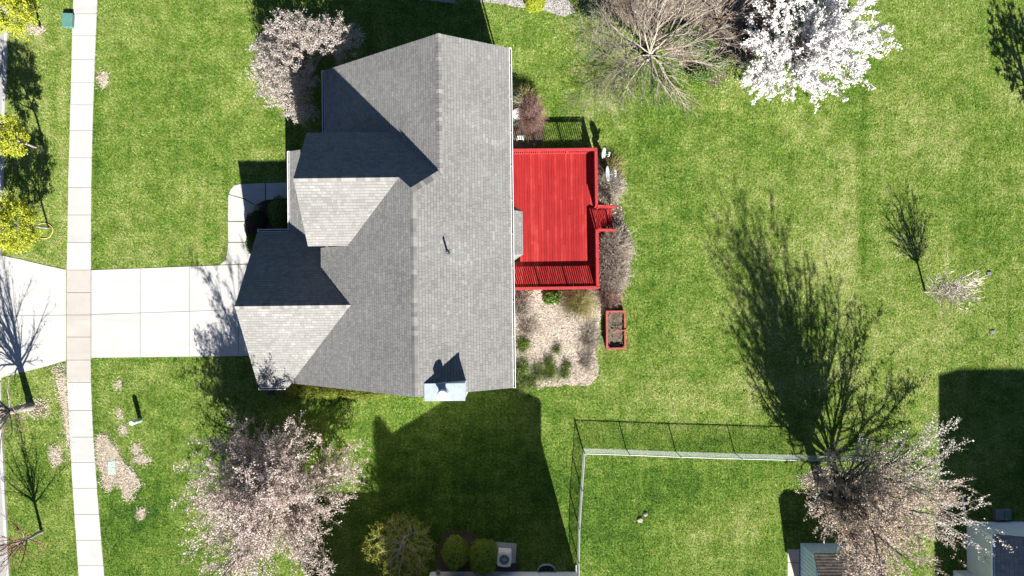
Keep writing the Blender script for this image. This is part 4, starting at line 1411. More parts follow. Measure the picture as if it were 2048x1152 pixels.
shed()
step = MB().prism([(p.x, p.y) for p in poly_px([(848, -30), (912, -30), (910, 8), (848, 0)])], -.05, .06).build('stepping_slab', M['stone'])
step['kind'] = 'structure'


# ------------------------------------------------------------------ plants
def crown_points(n, c, rad, rng, shell=0.45, zmin=None, squash=1.0):
    """Points in an ellipsoid, biased to the outside."""
    d = rng.normal(size=(n * 2, 3)); d /= np.linalg.norm(d, axis=1, keepdims=True)
    r = rng.uniform(0, 1, n * 2) ** shell
    p = np.asarray(c) + d * r[:, None] * np.asarray(rad)
    if zmin is not None: p = p[p[:, 2] > zmin]
    return p[:n]


def colonize(pts, trunk, step, influence, kill, iters=90, inertia=0.5, droop=0.0, rng=None):
    nodes = [Vector(p) for p in trunk]
    par = [-1] + list(range(len(trunk) - 1))
    dirs = [Vector((0, 0, 1))] * len(nodes)
    alive = [Vector(p) for p in pts]
    for it in range(iters):
        if not alive: break
        kd = kdtree.KDTree(len(nodes))
        for i, p in enumerate(nodes): kd.insert(p, i)
        kd.balance()
        pull = {}
        for p in alive:
            co, i, d = kd.find(p)
            if d < influence or it < 3:
                pull.setdefault(i, []).append((p - co).normalized())
        if not pull: break
        new = []
        for i, l in pull.items():
            v = Vector((0, 0, 0))
            for q in l: v += q
            if v.length < 1e-4: continue
            v.normalize()
            v = v + dirs[i] * inertia + Vector((random.uniform(-.12, .12), random.uniform(-.12, .12), random.uniform(-.12, .12) - droop))
            v.normalize()
            new.append((nodes[i] + v * step, i, v))
        if not new: break
        s = len(nodes)
        for p, i, v in new:
            nodes.append(p); par.append(i); dirs.append(v)
        kd2 = kdtree.KDTree(len(new))
        for j, (p, i, v) in enumerate(new): kd2.insert(p, j)
        kd2.balance()
        alive = [p for p in alive if kd2.find(p)[2] > kill]
    return nodes, par, dirs


def grow_tree(name, label, cat, base, crown, n_pts, trunk_h, lean=(0, 0), r_trunk=0.12, step=0.3, kill=0.45, influence=3.5,
              bark='bark_grey', twig='twig_grey', petals=None, petal_n=8, petal_size=(0.04, 0.08), twig_n=2, twig_len=(0.2, 0.5),
              seed=1, inertia=0.5, droop=0.0, group=None, spread=0.12, crotch=None, twig_r=0.006, petal_name='blossoms', petal_tip_only=False, pfrac=1.0, thin=0.012, exp=2.3, twig_up=0.1, near=None):
    rng = np.random.default_rng(seed); random.seed(seed)
    b = P(*base)
    t = thing(name, label, cat, (b.x, b.y, 0), 0, group)
    pts = []
    for (c, rad, fr, sh, zm) in crown:
        pts.append(crown_points(int(n_pts * fr), c, rad, rng, sh, zm))
    pts = np.concatenate(pts)
    k = max(2, int(trunk_h / step))
    trunk = [(lean[0] * i / k + random.uniform(-.02, .02), lean[1] * i / k + random.uniform(-.02, .02), -.1 + (trunk_h + .1) * i / k) for i in range(k + 1)]
    nodes, par, dirs = colonize(pts, trunk, step, influence, kill, 110, inertia, droop)
    N = len(nodes)
    ch = [[] for _ in range(N)]
    for i, p in enumerate(par):
        if p >= 0: ch[p].append(i)
    rad = [0.0] * N
    for i in range(N - 1, -1, -1):
        rad[i] = thin if not ch[i] else sum(rad[c] ** exp for c in ch[i]) ** (1 / exp)
    sc = r_trunk / rad[0]
    rad = [max(thin * .6, r * sc if r * sc > thin else thin * .6) for r in rad]
    XYZ = np.array([tuple(p) for p in nodes]); par = np.array(par); rad = np.array(rad)
    e = np.arange(1, N); e = e[par[e] >= 0]
    pr = par[e]
    r0 = np.minimum(rad[pr], rad[e] * 1.6); r1 = rad[e]
    m = MB()
    big = rad[e] > 0.03
    for sel, kk in ((big, 8), (~big, 4)):
        if sel.any(): m.add(*frusta(XYZ[pr[sel]], XYZ[e[sel]] + (XYZ[e[sel]] - XYZ[pr[sel]]) * .04, r0[sel], r1[sel], kk))
    m.build('trunk', M[bark], t, smooth=True)
    # twigs
    D = np.array([tuple(d) for d in dirs])
    src = np.where(rad < r_trunk * .22)[0]
    src = src[src > len(trunk)]
    if len(src) == 0: src = np.arange(N)
    a = np.repeat(src, twig_n)
    dv = D[a] + rng.normal(0, .55, (len(a), 3)); dv[:, 2] += twig_up - droop
    dv /= np.linalg.norm(dv, axis=1, keepdims=True)
    L = rng.uniform(*twig_len, len(a))[:, None]
    p0 = XYZ[a]; mid = p0 + dv * L * .5; bend = rng.normal(0, .18, dv.shape); bend[:, 2] -= droop
    p1 = mid + (dv + bend) * L * .5
    tw = MB()
    rr0 = np.full(len(a), twig_r); rr1 = rr0 * .7
    tw.add(*frusta(p0, mid, rr0, rr1, 3)); tw.add(*frusta(mid, p1, rr1, rr1 * .4, 3))
    # side twiglets
    f = rng.uniform(.3, .9, len(a))[:, None]
    q0 = p0 + (p1 - p0) * f; dv2 = dv + rng.normal(0, .7, dv.shape); dv2 /= np.linalg.norm(dv2, axis=1, keepdims=True)
    q1 = q0 + dv2 * L * rng.uniform(.3, .6, len(a))[:, None]
    tw.add(*frusta(q0, q1, rr1, rr1 * .4, 3))
    tw.build('twigs', M[twig], t)
    if petals:
        S0 = np.concatenate([p0, mid, q0]); S1 = np.concatenate([mid, p1, q1])
        if near is not None:
            keep = near(S1 + np.array([b.x, b.y, 0]), rng)
            S0, S1 = S0[keep], S1[keep]
        if pfrac < 1:
            keep = rng.random(len(S0)) < pfrac
            S0, S1 = S0[keep], S1[keep]
        n = len(S0) * petal_n
        s = np.repeat(np.arange(len(S0)), petal_n)
        ff = rng.uniform(.35 if petal_tip_only else 0, 1, n)[:, None]
        c = S0[s] + (S1[s] - S0[s]) * ff + rng.normal(0, .022 if spread is None else spread * .25, (n, 3))
        nr = rng.normal(size=(n, 3)); nr[:, 2] += .5
        V, F = quads(c, nr, rng.uniform(*petal_size, n), rng)
        MB().add(V, F).build(petal_name, M[petals], t)
    return t


def fan_tree(name, label, cat, base, fork, limbs, r_trunk, bark, twig, levels=3, ang=(18, 42), dens=(2.0, 2.6, 3.2), ratio=0.5, up=0.05, wob=0.10,
             petals=None, petal_n=4, petal_size=(.04, .08), petal_level=2, petal_step=0.12, petal_name='blossoms', jitter=.05, seed=1, group=None, lean=(0, 0), tw=0.006, pmask=None, zcap=None, thick=0.03, limb_r=(.42, .60)):
    """A tree of long limbs fanning out of a fork: limbs = [(azimuth, angle from vertical, length), ...] in degrees and metres."""
    rd = random.Random(seed); rng = np.random.default_rng(seed)
    b = P(*base)
    t = thing(name, label, cat, (b.x, b.y, 0), 0, group)
    A = []; B = []; RA = []; RB = []; LV = []
    k = max(2, int(fork / .4))
    prev = Vector((0, 0, -.12))
    for i in range(1, k + 1):
        f = i / k
        c = Vector((lean[0] * f + rd.uniform(-.02, .02), lean[1] * f + rd.uniform(-.02, .02), fork * f))
        A.append(prev); B.append(c); RA.append(r_trunk * (1.25 - .25 * (f - 1 / k)) if i > 1 else r_trunk * 1.45); RB.append(r_trunk * (1.25 - .25 * f)); LV.append(0)
        prev = c
    top = prev

    def branch(p, d, L, r, lv):
        seg = .34 if lv == 0 else (.26 if lv == 1 else .2)
        n = max(2, int(L / seg)); seg = L / n
        side = rd.uniform(0, 6.28)
        path = [(p.copy(), d.copy(), r)]
        for i in range(n):
            d = (d + Vector((rd.gauss(0, wob), rd.gauss(0, wob), rd.gauss(0, wob) * .7 + up)) * (seg / .3)).normalized()
            q = p + d * seg
            if q.z < .25: q.z = .25 + rd.uniform(0, .1)
            r2 = max(tw * .6, r * (1 - .80 * (i + 1) / n)) if lv < levels else max(tw * .5, r * (1 - .6 * (i + 1) / n))
            r1 = path[-1][2]
            A.append(p.copy()); B.append(q.copy()); RA.append(r1); RB.append(r2); LV.append(lv)
            p = q; path.append((p.copy(), d.copy(), r2))
        if lv >= levels: return
        m = max(1, int(L * dens[lv] * rd.uniform(.8, 1.2)))
        for j in range(m):
            f = .12 + .86 * (j + rd.random()) / m
            i = min(n, int(f * n))
            q, dd, rr_ = path[i]
            side += 2.4 + rd.uniform(-.5, .5)
            a = math.radians(rd.uniform(*ang))
            u = dd.orthogonal().normalized(); w = dd.cross(u)
            nd = (dd * math.cos(a) + (u * math.cos(side) + w * math.sin(side)) * math.sin(a)).normalized()
            branch(q, nd, max(.18, L * ratio * rd.uniform(.55, 1.25) * (1.1 - .65 * f)), max(tw, rr_ * .62), lv + 1)

    for az, an, L in limbs:
        a = math.radians(an); z = math.radians(az)
        d = Vector((math.cos(z) * math.sin(a), math.sin(z) * math.sin(a), math.cos(a)))
        branch(top - Vector((0, 0, rd.uniform(0, fork * .18))), d, L, r_trunk * rd.uniform(*limb_r), 0)
    A = np.array([tuple(v) for v in A]); B = np.array([tuple(v) for v in B]); RA = np.array(RA); RB = np.array(RB); LV = np.array(LV)
    big = RA > thick
    m = MB()
    ext = B + (B - A) * .03
    b8 = RA > .05
    for sel, kk in ((b8, 8), (big & ~b8, 5)):
        if sel.any(): m.add(*frusta(A[sel], ext[sel], RA[sel], RB[sel], kk))
    m.build('trunk', M[bark], t, smooth=True)
    m = MB().add(*frusta(A[~big], ext[~big], RA[~big], RB[~big], 3))
    m.build('twigs', M[twig], t)
    if petals:
        sel = np.where(LV >= petal_level)[0]
        if pmask is not None: sel = sel[pmask(A[sel], rng)]
        Ls = np.linalg.norm(B[sel] - A[sel], axis=1)
        reps = rng.poisson(Ls / petal_step * petal_n)
        s_ = np.repeat(sel, reps); n = len(s_)
        # blossoms sit in clusters along the twig
        f = ((np.floor(rng.random(n) * 2) + .5) / 2 + rng.normal(0, .10, n))[:, None]
        c = A[s_] + (B[s_] - A[s_]) * f + rng.normal(0, 1, (n, 3)) * (jitter * rng.choice([.5, .8, 1.5], (n, 1)))
        nr = rng.normal(size=(n, 3)) * .8; nr += np.array([.15, -.5, .6])
        MB().add(*quads(c, nr, petal_size[0] * .8 + (petal_size[1] * 1.15 - petal_size[0] * .8) * rng.random(n) ** 1.4, rng)).build(petal_name, M[petals], t)
    return t


def limbs_fan(n, an0, an1, l0, l1, seed, az0=0, az1=360):
    rd = random.Random(seed)
    out = []
    for i in range(n):
        f = (i + rd.uniform(.2, .8)) / n
        a = rd.uniform(an0, an1)
        out.append((az0 + (az1 - az0) * ((f * 1.0 + .0) % 1), a, rd.uniform(l0, l1)))
    return out


# 1 magnolia by the front corner
grow_tree('blossom_tree', 'dense cream blossom tree at the top left corner of the grey roof', 'tree', (630, 168),
          [((-.95, -.15, 2.3), (1.60, 1.75, 1.35), .36, .40, .7), ((-.45, 1.60, 2.4), (1.45, 1.25, 1.3), .22, .42, .8), ((1.25, 1.75, 1.9), (1.75, 1.0, 1.05), .24, .42, .6), ((-.35, -1.75, 1.9), (.95, .8, .9), .10, .4, .6), ((-1.6, .9, 2.2), (1.0, 1.0, 1.0), .08, .4, .6)], 2000, .7, r_trunk=.13, step=.19, kill=.24, bark='bark_grey', twig='twig_grey',
          petals='petal_cream', petal_n=8, petal_size=(.035, .075), twig_n=2, twig_len=(.15, .45), seed=11, spread=.20)
# 2 tall pink tree in the front side yard
fan_tree('pink_blossom_tree', 'large pink budding tree with pale limbs below the garage', 'tree', (583, 966), 1.5,
         limbs_fan(6, 8, 24, 5.6, 7.2, 3) + limbs_fan(9, 34, 54, 4.6, 5.6, 4) + limbs_fan(18, 56, 78, 4.1, 4.9, 5, 10, 370) + [(170, 62, 4.8), (190, 60, 4.8), (210, 62, 4.8), (230, 60, 4.6)] + [(-12, 58, 4.6), (30, 62, 4.4), (75, 62, 4.4), (100, 64, 4.4), (125, 62, 4.4), (150, 60, 4.4)], .26, 'bark_pale', 'twig_grey', ang=(20, 50), dens=(2.3, 2.8, 3.0), ratio=.52, up=.02, limb_r=(.22, .36),
         petals='petal_pink', petal_n=5.6, petal_size=(.035, .08), petal_level=2, petal_step=.12, jitter=.06, seed=12)
# 3 yellow green shrub tree
grow_tree('yellow_green_tree', 'small yellow green tree with pale bare branches beside two round shrubs', 'tree', (812, 1074),
          [((-.05, .05, 1.65), (1.8, 1.7, 1.0), 1.0, .5, .5)], 900, .45, r_trunk=.125, step=.17, kill=.22, bark='bark_white', twig='twig_olive',
          petals='leaf_gold', petal_n=3, petal_size=(.03, .06), twig_n=3, twig_len=(.15, .45), seed=13, spread=.16, petal_name='leaves')
# 4 bright white tree
fan_tree('white_blossom_tree', 'brilliant white blossom tree at the top right above the lawn', 'tree', (1578, 108), .7,
         [(170, 66, 3.4), (188, 72, 3.6), (204, 76, 4.0), (212, 80, 4.2), (222, 80, 4.0), (232, 78, 3.6), (155, 50, 3.4), (200, 48, 3.2), (250, 78, 3.1), (268, 76, 3.2), (284, 76, 3.3), (300, 74, 3.6), (316, 72, 3.8), (332, 70, 4.0), (346, 70, 4.3), (0, 68, 4.5), (14, 66, 4.5), (30, 62, 4.4), (48, 58, 4.2), (68, 54, 4.0), (92, 50, 3.8), (120, 52, 3.2),
          (20, 36, 4.0), (340, 40, 4.0), (300, 42, 3.6), (255, 46, 3.2), (60, 30, 3.8), (0, 12, 3.6)], .17, 'bark_dark', 'twig_grey', ang=(16, 48), dens=(2.8, 3.0, 2.6), ratio=.48, up=.01, wob=.08, limb_r=(.22, .36),
         petals='petal_white', petal_n=5.8, petal_size=(.06, .115), petal_level=1, petal_step=.12, jitter=.055, seed=14)
# 5 bare trees
fan_tree('bare_tree', 'leafless tree with long pale arching branches at the top edge', 'tree', (1296, 116), .6,
         [(186, 68, 5.0), (203, 74, 5.2), (219, 80, 4.4), (236, 82, 3.8), (252, 84, 3.5), (281, 80, 3.2), (300, 82, 3.4), (318, 80, 3.8), (352, 72, 4.2), (160, 58, 3.9), (128, 50, 4.2), (96, 34, 4.6), (72, 46, 4.6), (38, 58, 4.5), (14, 64, 4.4), (215, 45, 3.8), (330, 50, 3.4), (268, 62, 2.4)],
         .19, 'bark_pale', 'twig_tan', ang=(16, 52), dens=(2.6, 3.2, 2.8), ratio=.62, up=-.002, wob=.11, seed=15, tw=.0072, thick=.022, limb_r=(.13, .30))
fan_tree('bare_tree', 'leafless brown twiggy tree between the pale bare tree and the white blossom tree', 'tree', (1436, 42), .4,
         limbs_fan(13, 30, 70, 2.4, 3.4, 8), .11, 'bark_brown', 'twig_tan', ang=(14, 36), dens=(3.0, 3.2, 2.6), ratio=.55, up=.0, wob=.09, seed=16, tw=.0075, thick=.022, limb_r=(.2, .3))
# 6 small bare tree in the right lawn
fan_tree('bare_sapling', 'small pale leafless tree standing alone in the right hand lawn', 'tree', (1850, 583), 1.25,
         limbs_fan(6, 10, 30, 2.3, 3.0, 9) + limbs_fan(8, 36, 64, 1.6, 2.1, 10), .052, 'bark_white', 'twig_white', ang=(18, 44), dens=(4.0, 5.0, 4.0), ratio=.52, up=.03, wob=.09, seed=17, tw=.0135, thick=.018)
# 7 street trees with new leaves
for i, (bx, by, c, rad, lab, sd) in enumerate((((82), 57, (-.25, .15, 2.45), (1.45, 1.35, 1.15), 'yellow green young street tree in the top left corner', 21),
                                               ((90), 300, (-.35, .1, 2.6), (.98, .98, 1.25), 'yellow green young street tree at the left edge, second from the top', 22),
                                               ((97), 456, (-.35, -.05, 2.45), (1.45, 1.4, 1.2), 'yellow green young street tree with a hose at its foot', 23))):
    grow_tree('street_tree', lab, 'tree', (bx, by), [(c, rad, 1.0, .5, 1.1)], 520, 1.1, r_trunk=.06, step=.2, kill=.25, bark='bark_grey', twig='twig_olive',
              petals='leaf_lime', petal_n=11, petal_size=(.05, .10), twig_n=2, twig_len=(.15, .45), seed=sd, spread=.24, group='young trees along the street', petal_name='leaves')
# 8 red budding street trees
fan_tree('budding_tree', 'leafless street tree with reddish buds below the driveway apron', 'tree', (62, 813), 1.7,
         limbs_fan(8, 6, 26, 4.0, 5.0, 11) + limbs_fan(8, 32, 58, 3.0, 4.0, 12) + [(200, 78, 2.2), (75, 82, 1.9), (265, 72, 2.2), (150, 78, 2.2)], .17, 'bark_grey', 'twig_grey', limb_r=(.24, .38), ang=(14, 36), dens=(2.0, 2.6, 2.4), ratio=.45, up=.03, wob=.08,
         petals='bud_red', petal_n=1.0, petal_size=(.03, .06), petal_level=2, jitter=.02, seed=24, petal_name='buds')
fan_tree('budding_tree', 'slender leafless tree with reddish buds in the bottom left corner', 'tree', (84, 1063), 1.3,
         limbs_fan(6, 8, 24, 2.4, 3.0, 13) + limbs_fan(9, 36, 72, 2.0, 2.8, 14), .075, 'bark_grey', 'twig_red', ang=(16, 38), dens=(2.4, 3.0, 2.6), ratio=.46, up=.03, wob=.09,
         petals='bud_red', petal_n=1.2, petal_size=(.025, .05), petal_level=2, jitter=.02, seed=25, petal_name='buds')
# 9 the pair by the shed
fan_tree('tall_blossom_tree', 'tall tree with dense tan pink buds over the shed', 'tree', (1640, 962), 1.5,
         [(180, 7, 8.8), (150, 8, 8.8), (210, 8, 8.6), (110, 7, 8.4), (250, 8, 8.4), (190, 2, 9.2), (60, 8, 8.0), (300, 8, 8.0), (0, 8, 7.6), (165, 13, 8.0), (182, 32, 6.2), (10, 46, 6.8), (30, 40, 6.8), (-50, 38, 6.6), (-20, 36, 6.8), (-80, 34, 6.4), (-35, 26, 7.2), (-100, 30, 6.2)] + limbs_fan(9, 24, 44, 5.0, 6.4, 16, -120, 110) + limbs_fan(5, 30, 50, 4.4, 5.2, 17, 110, 240), .24, 'bark_dark', 'twig_grey', ang=(14, 40), dens=(2.0, 2.4, 2.6), ratio=.40, up=.03, wob=.065, limb_r=(.24, .38),
         petals='petal_tan', petal_n=4.6, petal_size=(.035, .08), petal_level=2, petal_step=.12, jitter=.05, seed=26, lean=(-.1, 0))
fan_tree('spreading_blossom_tree', 'wide spreading tree with sparse ivory blossom above the shed', 'tree', (1676, 966), 1.1,
         [(178, 66, 3.6), (200, 68, 3.6), (158, 60, 3.4), (222, 66, 3.4), (130, 52, 4.0), (100, 48, 4.2), (75, 54, 4.4), (55, 58, 5.0), (38, 62, 5.6), (22, 66, 5.8), (8, 68, 6.0), (-6, 70, 6.4), (-16, 72, 6.8), (90, 20, 4.4), (200, 30, 4.0), (30, 36, 4.6)], .18, 'bark_dark', 'twig_grey', ang=(16, 42), dens=(2.3, 2.6, 2.2), ratio=.46, up=.01, wob=.08, limb_r=(.24, .42),
         petals='petal_ivory', petal_n=3.2, petal_size=(.045, .085), petal_level=1, petal_step=.12, jitter=.045, seed=27, pmask=lambda p, rng: (rng.random(len(p)) < np.clip((np.hypot(p[:, 0], p[:, 1]) - .8) / 3.5, .10, .85)))
# 10 tree outside the right edge, whose shadow falls into the picture
grow_tree('edge_tree', 'leafy tree just beyond the right edge that shades the top right lawn', 'tree', (2078, 262),
          [((-.1, 0, 3.1), (1.35, 1.35, 1.75), 1.0, .5, 1.0)], 420, 1.2, r_trunk=.08, step=.22, kill=.3, bark='bark_grey', twig='twig_olive',
          petals='leaf_green', petal_n=5, petal_size=(.06, .12), twig_n=2, twig_len=(.15, .4), seed=28, petal_name='leaves')


# globes and leafy shrubs
def leaf_globe(name, label, px, py, zc, rad, leaf, n, size, seed, group=None, rough=.07, cat='shrub'):
    rng = np.random.default_rng(seed)
    c = P(px, py, zc)
    t = thing(name, label, cat, (c.x, c.y, 0), 0, group)
    d = rng.normal(size=(n, 3)); d /= np.linalg.norm(d, axis=1, keepdims=True)
    ph = rng.uniform(0, 6, 4)
    lump = 1 + rough * (np.sin(5 * d[:, 0] + ph[0]) + np.sin(6 * d[:, 1] + ph[1]) + np.sin(7 * d[:, 2] + ph[2]) + .8 * np.sin(13 * d[:, 0] + 11 * d[:, 1] + ph[3])) * .6
    r = lump * (1 - np.abs(rng.normal(0, .07, n)))
    p = d * r[:, None] * np.asarray(rad) + np.array([0, 0, zc])
    k = p[:, 2] > .03
    p = p[k]; d = d[k]
    V, F = quads(p, d + rng.normal(0, .55, d.shape), rng.uniform(size * .6, size * 1.3, len(p)), rng, .75)
    fo = MB().add(V, F).build('foliage', M[leaf], t)
    # dark woody core and stems
    m = MB()
    A = []; B = []
    for k in range(26):
        a = rng.normal(size=3); a /= np.linalg.norm(a); a[2] = abs(a[2]) * .8 + .1
        A.append((rng.normal(0, .04), rng.normal(0, .04), -.05)); B.append(tuple(np.array([0, 0, zc * .5]) + a * np.asarray(rad) * .8))
    m.add(*frusta(A, B, np.full(26, .02), np.full(26, .008), 4))
    m.build('stem', M['bark_brown'], t)
    V = [(0, 0, 0)]
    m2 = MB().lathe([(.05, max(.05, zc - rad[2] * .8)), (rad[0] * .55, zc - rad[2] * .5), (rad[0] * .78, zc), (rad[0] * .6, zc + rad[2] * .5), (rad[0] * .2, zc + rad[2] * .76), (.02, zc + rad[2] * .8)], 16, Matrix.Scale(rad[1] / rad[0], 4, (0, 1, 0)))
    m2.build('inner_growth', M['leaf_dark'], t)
    return t


leaf_globe('round_shrub', 'clipped dark green round shrub right of the yellow green tree', 911, 1106, .75, (.74, .86, .78), 'leaf_boxwood', 9000, .055, 31, 'pair of clipped round shrubs')
leaf_globe('round_shrub', 'clipped dark green round shrub next to the air conditioner', 967, 1113, .75, (.76, .94, .80), 'leaf_boxwood', 9500, .055, 32, 'pair of clipped round shrubs')
leaf_globe('golden_shrub', 'chartreuse globe shrub on the gravel strip at the top edge', 1070, 2, .45, (.57, .60, .5), 'leaf_chartreuse', 6000, .055, 33)
leaf_globe('foundation_shrub', 'dark green shrub against the porch in the front bed', 559, 424, .5, (.62, .85, .55), 'leaf_green', 4500, .06, 34)
leaf_globe('foundation_shrub', 'dark red leaved shrub in the shaded front bed', 507, 455, .35, (.48, .62, .38), 'leaf_maroon', 3000, .06, 35)
leaf_globe('foundation_shrub', 'dark shrub between the porch and the front walk curve', 516, 440, .35, (.46, .5, .4), 'leaf_dark', 2500, .06, 36)
leaf_globe('foundation_shrub', 'small green shrub at the garage corner beside the front walk', 506, 487, .4, (.38, .58, .45), 'leaf_green', 3000, .055, 37)
for k in range(5):
    leaf_globe('hedge_shrub', ['yellow green hedge shrub nearest the garage corner', 'yellow green hedge shrub below the garage valley', 'yellow green hedge shrub in the middle of the side hedge', 'yellow green hedge shrub left of the chimney wall', 'yellow green hedge shrub closest to the chimney'][k],
               575 + k * 43, 783 + k * 1.2, .4, (.62, .40 - .03 * k, .42), 'leaf_hedge', 2600, .06, 40 + k, 'hedge along the gable wall')
leaf_globe('leafy_plant', 'fresh green leafy plant at the foot of the deck railing', 1104, 596, .25, (.46, .34, .28), 'leaf_fresh', 900, .10, 51, rough=.2)
leaf_globe('leafy_plant', 'loose bright green shrub under the brown twiggy tree', 1402, 95, .4, (.75, .6, .4), 'leaf_fresh', 1500, .08, 52, rough=.25)
leaf_globe('leafy_plant', 'bright green shrub at the lawn edge below the bare trees', 1440, 128, .35, (.8, .5, .35), 'leaf_fresh', 1300, .08, 53, rough=.25)
leaf_globe('leafy_plant', 'spreading green ground cover shrub right of the bare tree trunk', 1368, 70, .3, (.9, .6, .3), 'leaf_fresh', 1300, .08, 56, rough=.3)
leaf_globe('leafy_plant', 'low green shrub between the bare tree and the lawn', 1400, 150, .25, (.9, .45, .25), 'leaf_fresh', 1000, .08, 57, rough=.3)
leaf_globe('leafy_plant', 'low green shrub left of the bare tree near the gravel', 1185, 20, .3, (.9, .6, .3), 'leaf_sage', 1100, .08, 58, rough=.3)
leaf_globe('sage_shrub', 'grey green shrub at the rear wall above the white table', 1036, 200, .5, (.40, .55, .5), 'leaf_sage', 2200, .06, 54, rough=.18)
leaf_globe('purple_shrub', 'dark purple shrub left of the white blossom tree', 1508, 72, .6, (.75, .95, .65), 'leaf_maroon', 4200, .07, 55, rough=.2)


# twiggy shrubs and dead perennials
def twig_shrub(name, label, px, py, r, h, n, mat, seed, group=None, cat='shrub', lean=.0, thick=.006, leaf=None, stretch=(1, 1)):
    rng = np.random.default_rng(seed)
    b = P(px, py)
    t = thing(name, label, cat, (b.x, b.y, 0), 0, group)
    an = rng.uniform(0, 2 * math.pi, n); k = rng.uniform(0, 1, n) ** .6
    A = np.column_stack([rng.normal(0, r * .16, n), rng.normal(0, r * .16, n), np.full(n, -.03)])
    L = h * rng.uniform(.6, 1.1, n)
    out = np.column_stack([np.cos(an) * stretch[0], np.sin(an) * stretch[1], np.zeros(n)]) * (k * r)[:, None]
    Mid = A + out * .55 + np.column_stack([np.zeros((n, 2)), L * .7]) + rng.normal(0, .05, (n, 3))
    E = A + out + np.column_stack([np.zeros((n, 2)), L * (1.05 - .45 * k)]) + rng.normal(0, .07, (n, 3))
    E[:, 2] = np.maximum(E[:, 2], .05)
    m = MB(); r0 = np.full(n, thick)
    m.add(*frusta(A, Mid, r0 * 1.5, r0, 3)); m.add(*frusta(Mid, E, r0, r0 * .5, 3))
    m.build('stems', M[mat], t)
    k2 = 3
    idx = np.repeat(np.arange(n), k2)
    f = rng.uniform(0, 1, n * k2)[:, None]
    q0 = Mid[idx] + (E[idx] - Mid[idx]) * f
    dv = (E - Mid)[idx] + rng.normal(0, .16, (n * k2, 3)) * (1 + r)
    q1 = q0 + dv * rng.uniform(.25, .6, (n * k2, 1))
    q1[:, 2] = np.maximum(q1[:, 2], .03)
    m = MB().add(*frusta(q0, q1, np.full(len(idx), thick * .7), np.full(len(idx), thick * .4), 3))
    m.build('twigs', M[mat], t)
    if leaf:
        V, F = quads(q1 + rng.normal(0, .02, q1.shape), rng.normal(size=q1.shape) + np.array([0, 0, .6]), rng.uniform(.02, .05, len(q1)), rng)
        V[:, 2] = np.maximum(V[:, 2], .02)
        MB().add(V, F).build('leaves', M[leaf], t)
    return t


twig_shrub('twiggy_shrub', 'reddish brown leafless shrub by the white table and bench', 1058, 238, .86, 1.2, 900, 'twig_purple', 61, leaf='leaf_maroon', stretch=(.85, 1.25))
twig_shrub('twiggy_shrub', 'olive leafless shrub above the reddish brown one at the rear wall', 1046, 200, .65, .9, 300, 'twig_olive', 62)
twig_shrub('twiggy_shrub', 'pale dry shrub under the two satellite dishes', 1220, 374, .95, .75, 620, 'twig_tan', 63, stretch=(.75, 1.0), thick=.008)
twig_shrub('twiggy_shrub', 'olive twiggy shrub behind the upper satellite dish', 1226, 338, .75, .6, 300, 'twig_olive', 64)
twig_shrub('twiggy_shrub', 'brown leafless shrub just below the deck steps', 1229, 497, 1.0, .85, 950, 'twig_tan', 65, stretch=(.85, 1.05), leaf='petal_tan', thick=.008)
twig_shrub('twiggy_shrub', 'tan brown leafless shrub by the lower deck corner', 1226, 545, .98, .8, 850, 'twig_tan', 66, stretch=(.85, 1.05), thick=.008, leaf='petal_tan')
twig_shrub('twiggy_shrub', 'purple brown leafless shrub above the red planter', 1218, 596, .7, .7, 420, 'twig_purple', 67)
twig_shrub('dry_grass_clump', 'large dry olive grass clump below the deck railing', 1156, 610, 1.0, .7, 620, 'twig_olive', 68, cat='plant', stretch=(1.15, .8), thick=.0045)
twig_shrub('dry_grass_clump', 'dry tan plant clump in the mulch nearest the rear wall', 1044, 615, .65, .55, 380, 'twig_tan', 69, cat='plant')
twig_shrub('dry_grass_clump', 'brown dead plant clump low in the mulch bed by the house', 1058, 655, .7, .3, 180, 'twig_tan', 70, cat='plant')
twig_shrub('dry_grass_clump', 'brown dead perennials along the right edge of the mulch', 1180, 676, .9, .3, 240, 'twig_tan', 71, cat='plant', stretch=(.6, 1.2))
twig_shrub('dry_grass_clump', 'grey dead perennials near the lower right of the mulch', 1174, 724, .6, .25, 130, 'twig_tan', 72, cat='plant')
rr = random.Random(8)
names = ['green sprouting perennial at the downspout end of the rear wall', 'green sprouting perennial close to the rear wall below the brown clump', 'small green tuft in the middle of the pale mulch', 'green iris clump low in the pale mulch',
         'short green tuft left of the iris clump in the mulch', 'narrow green tuft at the bottom of the mulch', 'green tuft by the lower rear gutter', 'dark green tuft right of the mulch centre', 'pale sprouting tuft at the lower left mulch edge', 'thin sprouting tuft above the iris clump']
for k, (x, y, r, n_) in enumerate(((1044, 735, .5, 170), (1046, 690, .45, 150), (1114, 700, .26, 60), (1100, 745, .5, 150), (1078, 745, .45, 120), (1128, 748, .34, 70), (1042, 768, .45, 150), (1133, 732, .26, 60), (1066, 765, .4, 90), (1098, 722, .34, 60))):
    twig_shrub('green_plant', names[k], x, y, r, .22, n_, 'leaf_green', 80 + k, 'sprouting perennials in the mulch bed', 'plant', thick=.007, leaf='leaf_green' if k % 2 else 'leaf_sage')
twig_shrub('dry_flower_clump', 'pale dried flower heads beside the dark shrubs in the front bed', 512, 420, .32, .5, 120, 'twig_white', 92, cat='plant')

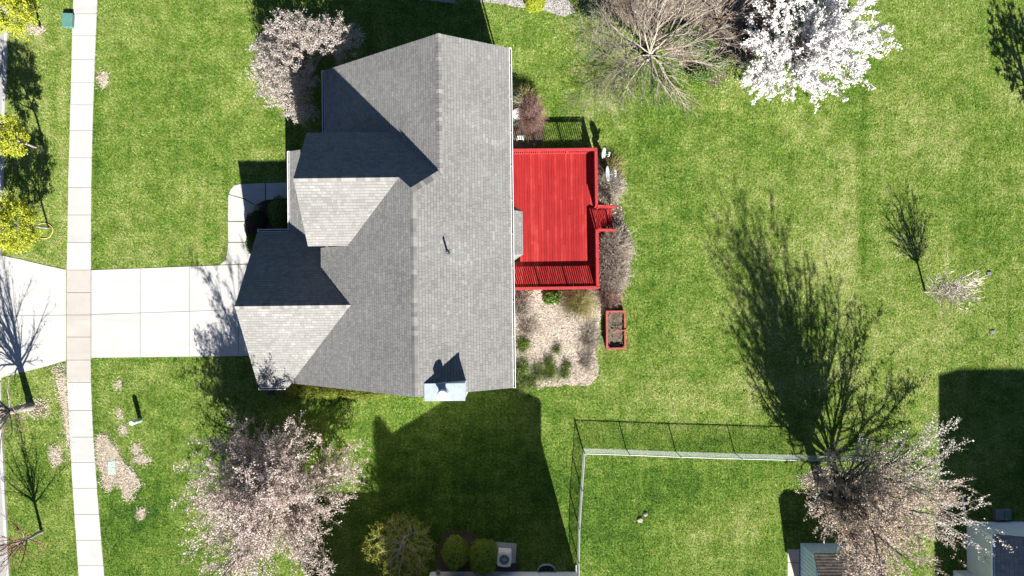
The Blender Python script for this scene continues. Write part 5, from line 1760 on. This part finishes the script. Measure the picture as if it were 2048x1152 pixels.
# slender evergreen behind the lower house: only its shadow reaches the picture
def evergreen():
    rng = np.random.default_rng(5)
    t = thing('evergreen_tree', 'narrow evergreen behind the bottom neighbouring house, seen by its shadow', 'tree', (-1.9, -26.6, 0))
    MB().lathe([(.18, -.1), (.12, 6), (.03, 13.5)], 10).build('trunk', M['bark_brown'], t)
    n = 9000
    z = rng.uniform(1.0, 14.0, n); r = .95 * np.minimum(1, np.sqrt(np.maximum(0, (14.05 - z)) / 3.0)) * (1 - np.abs(rng.normal(0, .2, n)))
    a = rng.uniform(0, 6.283, n)
    p = np.column_stack([r * np.cos(a), r * np.sin(a), z])
    V, F = quads(p, rng.normal(size=(n, 3)), rng.uniform(.15, .3, n), rng)
    MB().add(V, F).build('crown', M['leaf_dark'], t)


evergreen()


# ------------------------------------------------------------------ grass blades
def build_grass():
    rng = np.random.default_rng(2)
    dens = 400
    x0, x1, y0, y1 = -28.6, 28.6, -16.6, 16.9
    n = int((x1 - x0) * (y1 - y0) * dens)
    x = rng.uniform(x0, x1, n); y = rng.uniform(y0, y1, n)
    px, py = PX(x, y)
    keep = np.ones(n, dtype=bool)
    for poly in NO_GRASS:
        ax = np.array([p[0] for p in poly]); ay = np.array([p[1] for p in poly])
        bb = (px > ax.min()) & (px < ax.max()) & (py > ay.min()) & (py < ay.max())
        idx = np.where(bb)[0]
        if len(idx):
            keep[idx[inside(px[idx], py[idx], poly)]] = False
    x = x[keep]; y = y[keep]; n = len(x)
    az = rng.uniform(0, 2 * math.pi, n)
    # blades lean in drifts
    az = az * .55 + 2.2 * np.sin(x * 1.9 + 1.3 * np.sin(y * 1.1)) + 1.8 * np.sin(y * 2.3 + 1.1 * np.sin(x * .9))
    tilt = rng.uniform(.45, 1.25, n)
    L = rng.uniform(.055, .145, n)
    w = rng.uniform(.014, .026, n)
    dx = np.cos(az); dy = np.sin(az)
    b = np.column_stack([x, y, np.zeros(n)])
    sd = np.column_stack([-dy, dx, np.zeros(n)]) * (w / 2)[:, None]
    tip = b + np.column_stack([dx * np.sin(tilt) * L, dy * np.sin(tilt) * L, np.cos(tilt) * L + .006])
    V = np.stack([b - sd, b + sd, tip], 1).reshape(-1, 3)
    F = (np.arange(n) * 3)[:, None] + np.array([[0, 1, 2]])
    o = MB().add(V, F).build('grass', M['blade'], kind='stuff')
    o['label'] = 'short patchy lawn grass covering the ground'
    o['category'] = 'grass'
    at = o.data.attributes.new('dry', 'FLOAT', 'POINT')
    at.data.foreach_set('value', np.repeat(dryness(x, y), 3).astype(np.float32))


build_grass()
